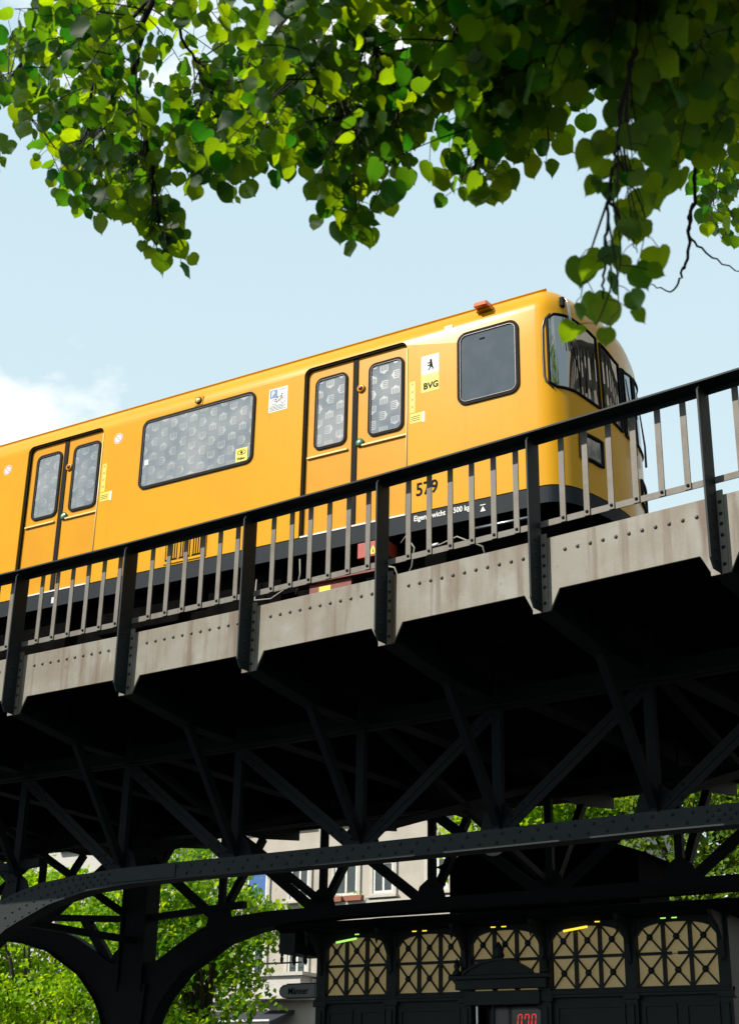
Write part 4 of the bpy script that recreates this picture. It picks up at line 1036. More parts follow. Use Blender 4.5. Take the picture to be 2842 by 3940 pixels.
# ------------------------------------------------------------------ street trees behind the viaduct
def tree(name, label, base, zfork, blobs, nclump, nleaf, size, mat, seed, group='street trees behind the viaduct'):
    rg = np.random.default_rng(seed); rr = random.Random(seed)
    t = empty(name, base, label, 'tree', group)
    b = Vector(base)
    tr = MB(); top = Vector((b.x + rr.uniform(-.3, .3), b.y, zfork))
    tr.tube([b, b + Vector((.02, 0, .3)), b + (top - b) * .5 + Vector((rr.uniform(-.1, .1), 0, 0)), top], [.26, .20, .17, .15], 10)
    trunk = part('trunk', tr, M['bark'], t, smooth=True)
    lim = MB()
    for (cx, cy, cz, rx, ry, rz) in blobs:
        for q in range(5):
            e = Vector((cx + rr.uniform(-.6, .6) * rx, cy + rr.uniform(-.6, .6) * ry, cz + rr.uniform(-.5, .6) * rz)); m_ = top.lerp(e, .5) + Vector((0, 0, .3))
            lim.tube([top, m_, e], [.09, .05, .015], 6)
    part('limbs', lim, M['bark'], trunk, smooth=True)
    cents = []
    tot = sum(x[3] * x[5] for x in blobs)
    for (cx, cy, cz, rx, ry, rz) in blobs:
        n = int(nclump * rx * rz / tot)
        d = rg.normal(size=(n, 3)); d /= np.linalg.norm(d, axis=1)[:, None]
        rad = rg.uniform(.35, 1.0, n) ** .6 * (1 + .12 * np.sin(d[:, 0] * 5 + d[:, 2] * 7 + seed))
        cents.append(np.array([cx, cy, cz]) + d * rad[:, None] * np.array([rx, ry, rz]))
    cents = np.concatenate(cents); n = len(cents) * nleaf
    pos = np.repeat(cents, nleaf, 0) + rg.normal(size=(n, 3)) * np.array([.24, .24, .10])
    # each leaf: a folded rhomb hanging out and down
    dirv = rg.normal(size=(n, 3)) * .7 + np.array([0, 0, -.55]); dirv /= np.linalg.norm(dirv, axis=1)[:, None]
    nv = rg.normal(size=(n, 3)) * .7 + np.array([-.2, -.5, 1.2]); sd = np.cross(dirv, nv); sd /= np.linalg.norm(sd, axis=1)[:, None]
    up = np.cross(sd, dirv); s = (size * rg.uniform(.65, 1.25, n))[:, None]
    V4 = np.stack([pos, pos + dirv * s * .45 + sd * s * .42 + up * s * .10, pos + dirv * s, pos + dirv * s * .45 - sd * s * .42 + up * s * .10], 1).reshape(-1, 3) - np.array(b)
    F = np.arange(n * 4).reshape(-1, 4); F = np.concatenate([F[:, [0, 1, 2]], F[:, [0, 2, 3]]])
    me = bpy.data.meshes.new('crown'); me.from_pydata(V4.tolist(), [], F.tolist()); me.materials.append(mat)
    o = bpy.data.objects.new('crown', me); COL.objects.link(o); o.parent = t; o['kind'] = 'stuff'
    return t
tree('linden_tree', 'bright yellow green street tree at the left below the viaduct', (-27.4, 28.5, GROUND), 1.2, [(-27.2, 28, 3.6, 3.2, 2.4, 2.6), (-24.6, 27.6, 2.4, 1.8, 1.8, 1.7), (-30, 29, 4.5, 3, 2.4, 2.6)], 700, 30, .155, M['tleaf1'], 3)
tree('linden_tree', 'leafy green street tree right of the dark arched column', (-20.6, 26.5, GROUND), 1.4, [(-20.9, 26, 4.4, 1.8, 1.7, 1.6), (-20.1, 25.8, 2.5, 1.3, 1.4, 1.3), (-22.2, 26.5, 3.2, 1.7, 1.6, 1.7), (-19.2, 25.8, 3.9, .9, 1.2, .7)], 430, 30, .145, M['tleaf2'], 5)
tree('linden_tree', 'sunlit tree beside the left end of the kiosk lantern', (-14.0, 31, GROUND), 2.5, [(-15.3, 30.6, 6.0, 1.2, 1.5, 1.5), (-13.8, 31, 7.4, 1.8, 1.7, 1.9)], 300, 28, .16, M['tleaf1'], 8)
tree('linden_tree', 'dull green tree right of the kiosk lantern seen through the truss', (-10.4, 32, GROUND), 2.5, [(-11.5, 31.6, 6.2, 2.3, 2.0, 2.6), (-8.6, 31.6, 5.4, 2.6, 2.0, 2.8), (-12.6, 32, 8.4, 2.0, 2.0, 1.6)], 720, 28, .16, M['tleaf3'], 13)
tree('linden_tree', 'dull green tree at the right edge behind the kiosk', (-5.6, 33, GROUND), 2.5, [(-6.0, 32.6, 5.4, 2.8, 2.2, 3.2), (-8.4, 33.5, 8.2, 2.4, 2.0, 2.2)], 560, 28, .16, M['tleaf3'], 21)
tree('linden_tree', 'tall street tree beside the viaduct ahead of the train', (5.5, 4.0, GROUND), 2.5, [(5.5, 4.2, 8.0, 3.6, 3.4, 3.6), (4.6, 5.6, 11.5, 3.0, 2.6, 2.8), (7.5, 6.0, 11.0, 2.6, 2.6, 3.2)], 650, 22, .19, M['tleaf2'], 34, None)  # out of view, placed to block sky light and mirror dark in the windscreen
# ------------------------------------------------------------------ the linden that overhangs the street in front
TW={'A':[(-2.59,2.31,2.94),(-2.49,2.33,3.01),(-3.45,2.94,3.52),(-3.51,2.99,3.8),(-2.49,2.41,2.77),(-2.8,2.39,2.95),(-2.81,2.76,2.93),(-2.91,2.7,3.23),(-2.83,2.82,3.35),(-2.61,2.78,2.79),(-2.7,2.54,2.64),(-3.15,3.24,3.45),(-2.87,2.82,3.05),(-2.82,3.0,2.81),(-2.93,2.87,3.61),(-2.58,2.31,2.75),(-2.75,2.85,3.5),(-3.12,3.34,3.25),(-3.16,2.8,3.24),(-2.87,2.51,3.35),(-3.15,3.12,2.99),(-3.11,3.0,3.23),(-3.13,3.26,3.15),(-2.48,2.63,2.73),(-2.67,2.42,2.96),(-2.46,2.33,2.9),(-3.08,3.33,3.62),(-3.43,2.97,3.76),(-2.91,3.04,3.31),(-3.09,3.14,3.88),(-2.82,2.94,2.95),(-3.15,3.23,3.9),(-2.52,2.5,2.88),(-3.26,3.24,3.55),(-3.34,3.18,3.17),(-2.85,2.55,2.85),(-2.8,2.57,3.25),(-3.35,3.17,3.47),(-2.97,2.84,3.14),(-2.86,2.39,2.87),(-3.08,2.81,3.18),(-3.04,2.68,3.31),(-3.33,3.26,3.34),(-2.87,2.88,3.21),(-3.3,3.37,3.27),(-2.66,2.26,2.96)],
'A4':[(-3.13,2.69,2.89),(-3.07,2.61,2.83)],
'A2':[(-2.6,2.91,2.55),(-2.7,2.98,2.68),(-2.58,2.87,2.66),(-2.62,2.9,2.65),(-2.55,2.95,2.47),(-2.54,2.87,2.45),(-2.61,2.87,2.52),(-2.62,2.86,2.61),(-2.61,2.91,2.49)],
'B':[(-2.34,3.29,3.56),(-2.34,2.72,2.64),(-2.05,2.84,2.6),(-2.48,3.45,3.28),(-2.41,3.11,2.91),(-1.71,2.84,2.58),(-2.17,2.84,2.91),(-1.88,2.27,2.37),(-2.31,2.82,2.87),(-2.09,3.27,3.03),(-1.71,2.65,2.36),(-2.33,3.25,3.25),(-1.98,3.18,2.8),(-1.95,3.18,3.0),(-2.02,2.97,2.78),(-1.94,3.03,2.94),(-1.76,2.61,2.86),(-2.22,3.05,3.16),(-2.12,2.64,2.56),(-2.43,3.03,2.99),(-1.92,2.88,2.98),(-1.84,2.49,2.77),(-1.52,2.62,2.67),(-1.91,2.9,3.04),(-1.78,2.28,2.46),(-2.59,3.04,2.85),(-1.72,2.9,2.91),(-2.18,3.51,3.25),(-1.94,3.33,3.1),(-2.27,3.08,2.89),(-2.15,2.71,2.75),(-1.63,2.75,2.61),(-2.44,2.98,3.31),(-2.04,2.71,2.81),(-1.81,3.15,3.27),(-2.62,3.22,3.44),(-1.57,2.57,2.22),(-2.28,3.26,3.68),(-2.48,2.93,3.07),(-1.91,3.29,2.92),(-2.45,3.02,2.79),(-2.02,3.0,2.65),(-1.93,2.58,2.48),(-1.92,3.07,2.77),(-2.71,3.06,3.36),(-2.54,3.06,3.32),(-1.99,2.64,3.01),(-1.96,3.29,3.53),(-2.06,3.23,2.79),(-2.47,3.3,3.35),(-2.55,3.06,2.95),(-2.3,3.06,3.0),(-1.96,2.57,2.46),(-1.72,2.87,2.68),(-2.17,2.99,3.22),(-2.68,3.08,3.55),(-2.44,3.27,3.53),(-2.48,2.86,2.96),(-2.28,3.0,3.01),(-2.3,3.27,3.37),(-2.07,2.51,2.46),(-2.38,3.38,3.24),(-2.24,2.67,3.09),(-1.79,2.64,2.38),(-2.1,3.32,3.45),(-1.6,2.5,2.73),(-2.12,3.08,3.0),(-2.15,2.72,2.86),(-1.63,2.43,2.42),(-1.81,2.65,2.62),(-1.78,2.4,2.64),(-2.65,3.04,3.03),(-1.94,2.68,3.01),(-1.72,2.69,2.84),(-2.11,3.4,3.58),(-2.02,2.98,3.04),(-1.78,2.57,2.29),(-2.37,2.98,2.68),(-2.38,2.63,3.11),(-1.93,2.47,2.81),(-2.33,2.96,3.26),(-1.95,2.98,2.63),(-1.81,2.79,2.66),(-2.53,2.78,3.38)],
'B3':[(-2.27,2.83,2.77),(-2.49,2.98,2.77),(-2.38,3.03,2.95),(-2.13,2.46,2.44),(-2.4,3.03,2.81),(-2.04,2.51,2.42),(-2.29,2.68,2.62),(-2.26,2.68,2.51),(-2.36,2.87,2.64),(-2.33,2.67,2.61),(-2.33,2.93,2.79),(-2.46,2.99,2.91),(-2.44,2.96,2.82),(-2.26,2.64,2.54),(-2.05,2.62,2.5),(-2.04,2.54,2.4),(-2.25,2.68,2.59),(-2.14,2.74,2.56),(-2.32,2.91,2.68),(-2.56,3.03,2.99)],
'B4':[(-1.98,3.16,2.92),(-2.28,3.02,2.87),(-1.77,2.89,2.51),(-1.86,2.54,2.34),(-1.82,2.48,2.34),(-2.04,2.95,2.64),(-1.89,2.82,2.54),(-2.01,2.7,2.51),(-1.79,2.88,2.48),(-1.85,2.82,2.5),(-1.84,3.08,2.65),(-1.77,2.75,2.49),(-1.81,2.8,2.61),(-1.81,2.81,2.58),(-1.78,3.02,2.73),(-1.78,2.9,2.6),(-1.71,2.96,2.69),(-2.25,3.04,2.77),(-1.91,2.86,2.7),(-1.74,2.87,2.53),(-1.93,3.04,2.75),(-1.78,2.48,2.33),(-2.02,2.93,2.71),(-1.84,2.62,2.47),(-2.06,3.12,2.9),(-2.11,3.01,2.74),(-1.83,2.56,2.36),(-1.9,3.13,2.81),(-1.71,2.72,2.48),(-2.01,2.93,2.65),(-1.87,3.11,2.85),(-1.96,2.7,2.45),(-1.92,3.14,2.87),(-1.97,3.09,2.67)],
'A3':[(-2.72,2.94,2.92),(-2.72,2.8,2.67),(-2.53,2.76,2.63),(-2.81,2.72,2.83),(-2.7,2.55,2.59),(-2.77,2.82,2.77),(-2.77,3.0,3.04),(-2.65,2.8,2.62),(-2.59,2.62,2.45),(-2.49,2.61,2.5),(-2.83,3.11,3.03),(-2.61,2.78,2.65),(-2.62,2.85,2.77),(-2.79,2.71,2.73),(-2.78,2.75,2.63),(-2.74,2.79,2.81),(-2.57,2.75,2.7),(-2.88,2.84,2.79),(-2.74,2.93,2.97),(-2.63,2.47,2.56),(-2.82,2.75,2.69),(-2.76,2.97,2.73),(-2.94,2.95,2.81),(-2.71,2.68,2.68)],
'B2':[(-1.94,2.95,2.38),(-1.96,2.88,2.41),(-1.86,2.87,2.27),(-1.94,2.84,2.35),(-1.82,2.77,2.26),(-1.8,2.79,2.29),(-1.89,2.96,2.36),(-1.85,2.81,2.34)],
'C':[(-1.15,3.13,2.78),(-1.32,2.62,2.29),(-1.0,2.87,2.42),(-1.47,3.42,2.9),(-0.86,2.75,2.31),(-0.94,2.81,2.26),(-0.83,2.8,2.32),(-1.29,2.98,2.59),(-0.8,2.82,2.22),(-1.35,3.25,2.86),(-0.94,3.4,3.14),(-0.97,3.17,2.49),(-1.49,3.21,2.72),(-1.23,2.82,2.79),(-0.99,3.28,2.97),(-0.84,3.17,2.79),(-0.88,2.59,2.26),(-1.49,3.17,2.75),(-1.27,3.17,3.08),(-0.86,3.02,2.53),(-0.91,2.51,2.34),(-1.29,2.62,2.33),(-0.88,2.3,2.18),(-0.64,2.57,2.18),(-1.29,2.57,2.35),(-0.87,2.27,2.21),(-1.16,3.64,2.91),(-1.1,2.37,2.4),(-1.07,2.18,2.21),(-1.38,2.96,2.68),(-0.79,2.97,2.38),(-1.51,3.23,3.06),(-1.2,3.61,3.01),(-1.56,2.93,2.99),(-1.42,3.12,2.79),(-1.25,2.42,2.36),(-1.2,2.34,2.2),(-1.38,2.92,2.9),(-0.81,2.93,2.65),(-1.31,3.23,2.98),(-1.1,2.19,2.17),(-0.84,2.54,2.16),(-0.82,2.9,2.56),(-0.76,2.59,2.26),(-0.89,3.53,3.21),(-0.98,2.89,2.65),(-1.1,2.41,2.32),(-1.15,3.55,3.18),(-0.84,2.65,2.16),(-0.95,2.65,2.32),(-1.46,3.02,2.73),(-1.05,3.25,2.84),(-1.47,3.31,2.79),(-1.3,2.65,2.28),(-1.41,2.83,2.71),(-0.98,2.41,2.14),(-1.06,3.39,3.17),(-0.82,3.1,2.58),(-0.72,2.45,2.29),(-1.1,3.37,3.15),(-0.93,2.4,2.23),(-1.21,2.9,2.81),(-0.79,2.95,2.52),(-0.82,2.66,2.34),(-1.49,3.38,3.11),(-1.72,3.22,3.04),(-1.01,2.32,2.08),(-0.98,3.71,2.9),(-1.04,3.01,2.82),(-1.31,2.82,2.61),(-1.05,2.51,2.36),(-1.26,2.63,2.42),(-0.97,2.67,2.59),(-0.71,2.48,2.11),(-1.32,3.11,2.84),(-1.0,3.33,2.81),(-1.05,2.58,2.47),(-1.47,2.68,2.81),(-0.79,3.13,2.58),(-1.37,3.11,2.55),(-1.19,3.02,2.72),(-0.99,3.5,2.82),(-1.26,3.51,3.17),(-0.96,2.77,2.65),(-0.88,2.66,2.54),(-1.32,2.85,2.53),(-1.18,2.29,2.34),(-1.55,2.93,3.07),(-1.19,2.67,2.32),(-1.44,3.33,3.22),(-1.26,2.48,2.22),(-1.33,2.57,2.38),(-1.26,2.59,2.5),(-1.52,2.82,2.78),(-0.78,2.32,2.07),(-0.84,2.8,2.23),(-1.37,2.62,2.36),(-0.88,2.34,2.17),(-1.41,3.25,3.07),(-0.84,2.72,2.36),(-1.46,3.23,3.05),(-1.05,2.93,2.78),(-1.05,3.49,3.21),(-1.53,3.14,2.94),(-0.88,2.91,2.38),(-1.41,2.93,2.48),(-1.23,2.84,2.85),(-1.21,2.56,2.49),(-1.55,3.07,3.19),(-0.69,2.53,2.08),(-1.21,2.93,2.89),(-0.85,3.39,2.97),(-1.18,3.38,3.0),(-1.03,2.28,2.3),(-0.86,2.29,2.08),(-0.95,2.73,2.34),(-1.21,3.4,3.11),(-0.99,3.17,2.91),(-1.01,2.97,2.46),(-1.52,2.85,2.73),(-1.71,3.28,2.9),(-0.95,3.47,3.02),(-1.04,2.74,2.41),(-1.22,2.52,2.48),(-1.33,2.91,2.4),(-0.94,3.62,3.26),(-1.31,3.39,3.08),(-1.36,3.05,2.99),(-1.64,3.09,2.85),(-1.03,2.9,2.41)],
'C2':[(-1.46,2.75,2.21),(-1.48,2.9,2.35),(-1.45,2.9,2.37),(-1.4,2.8,2.25),(-1.56,2.93,2.43),(-1.52,2.91,2.38),(-1.46,2.95,2.34),(-1.38,2.8,2.28)],
'D1':[(-0.87,2.47,1.93),(-0.88,2.32,1.77),(-0.87,2.5,1.87),(-0.89,2.44,1.82),(-0.84,2.33,1.79),(-0.89,2.52,1.82)],
'D2':[(-0.91,2.39,1.67),(-0.88,2.46,1.72),(-0.89,2.44,1.68),(-0.9,2.5,1.68)],
'D3':[(-0.9,2.36,1.48),(-0.95,2.37,1.47),(-0.91,2.38,1.55),(-1.02,2.46,1.6)],
'E':[(-0.94,2.92,2.4),(-1.1,3.22,2.68),(-0.88,3.27,2.59),(-0.78,2.78,2.16),(-0.9,3.07,2.45),(-0.82,3.09,2.5),(-0.99,3.38,2.63),(-0.87,2.69,2.02),(-1.1,3.38,2.61),(-1.03,3.12,2.51),(-0.81,2.87,2.31),(-0.85,3.17,2.41),(-0.88,2.6,2.21),(-0.85,2.71,2.25),(-0.94,3.0,2.31),(-0.94,3.34,2.75),(-0.82,2.92,2.23),(-0.85,2.61,2.21)],
'F':[(-1.26,4.66,3.4),(-1.26,4.25,2.94),(-1.2,4.37,3.15),(-1.22,4.27,3.15),(-1.27,4.23,3.11),(-1.31,4.47,3.22),(-1.24,4.24,2.87),(-1.23,4.34,2.95),(-1.37,4.49,3.22),(-1.37,4.63,3.29),(-1.17,4.31,2.9),(-1.17,4.34,3.03)],
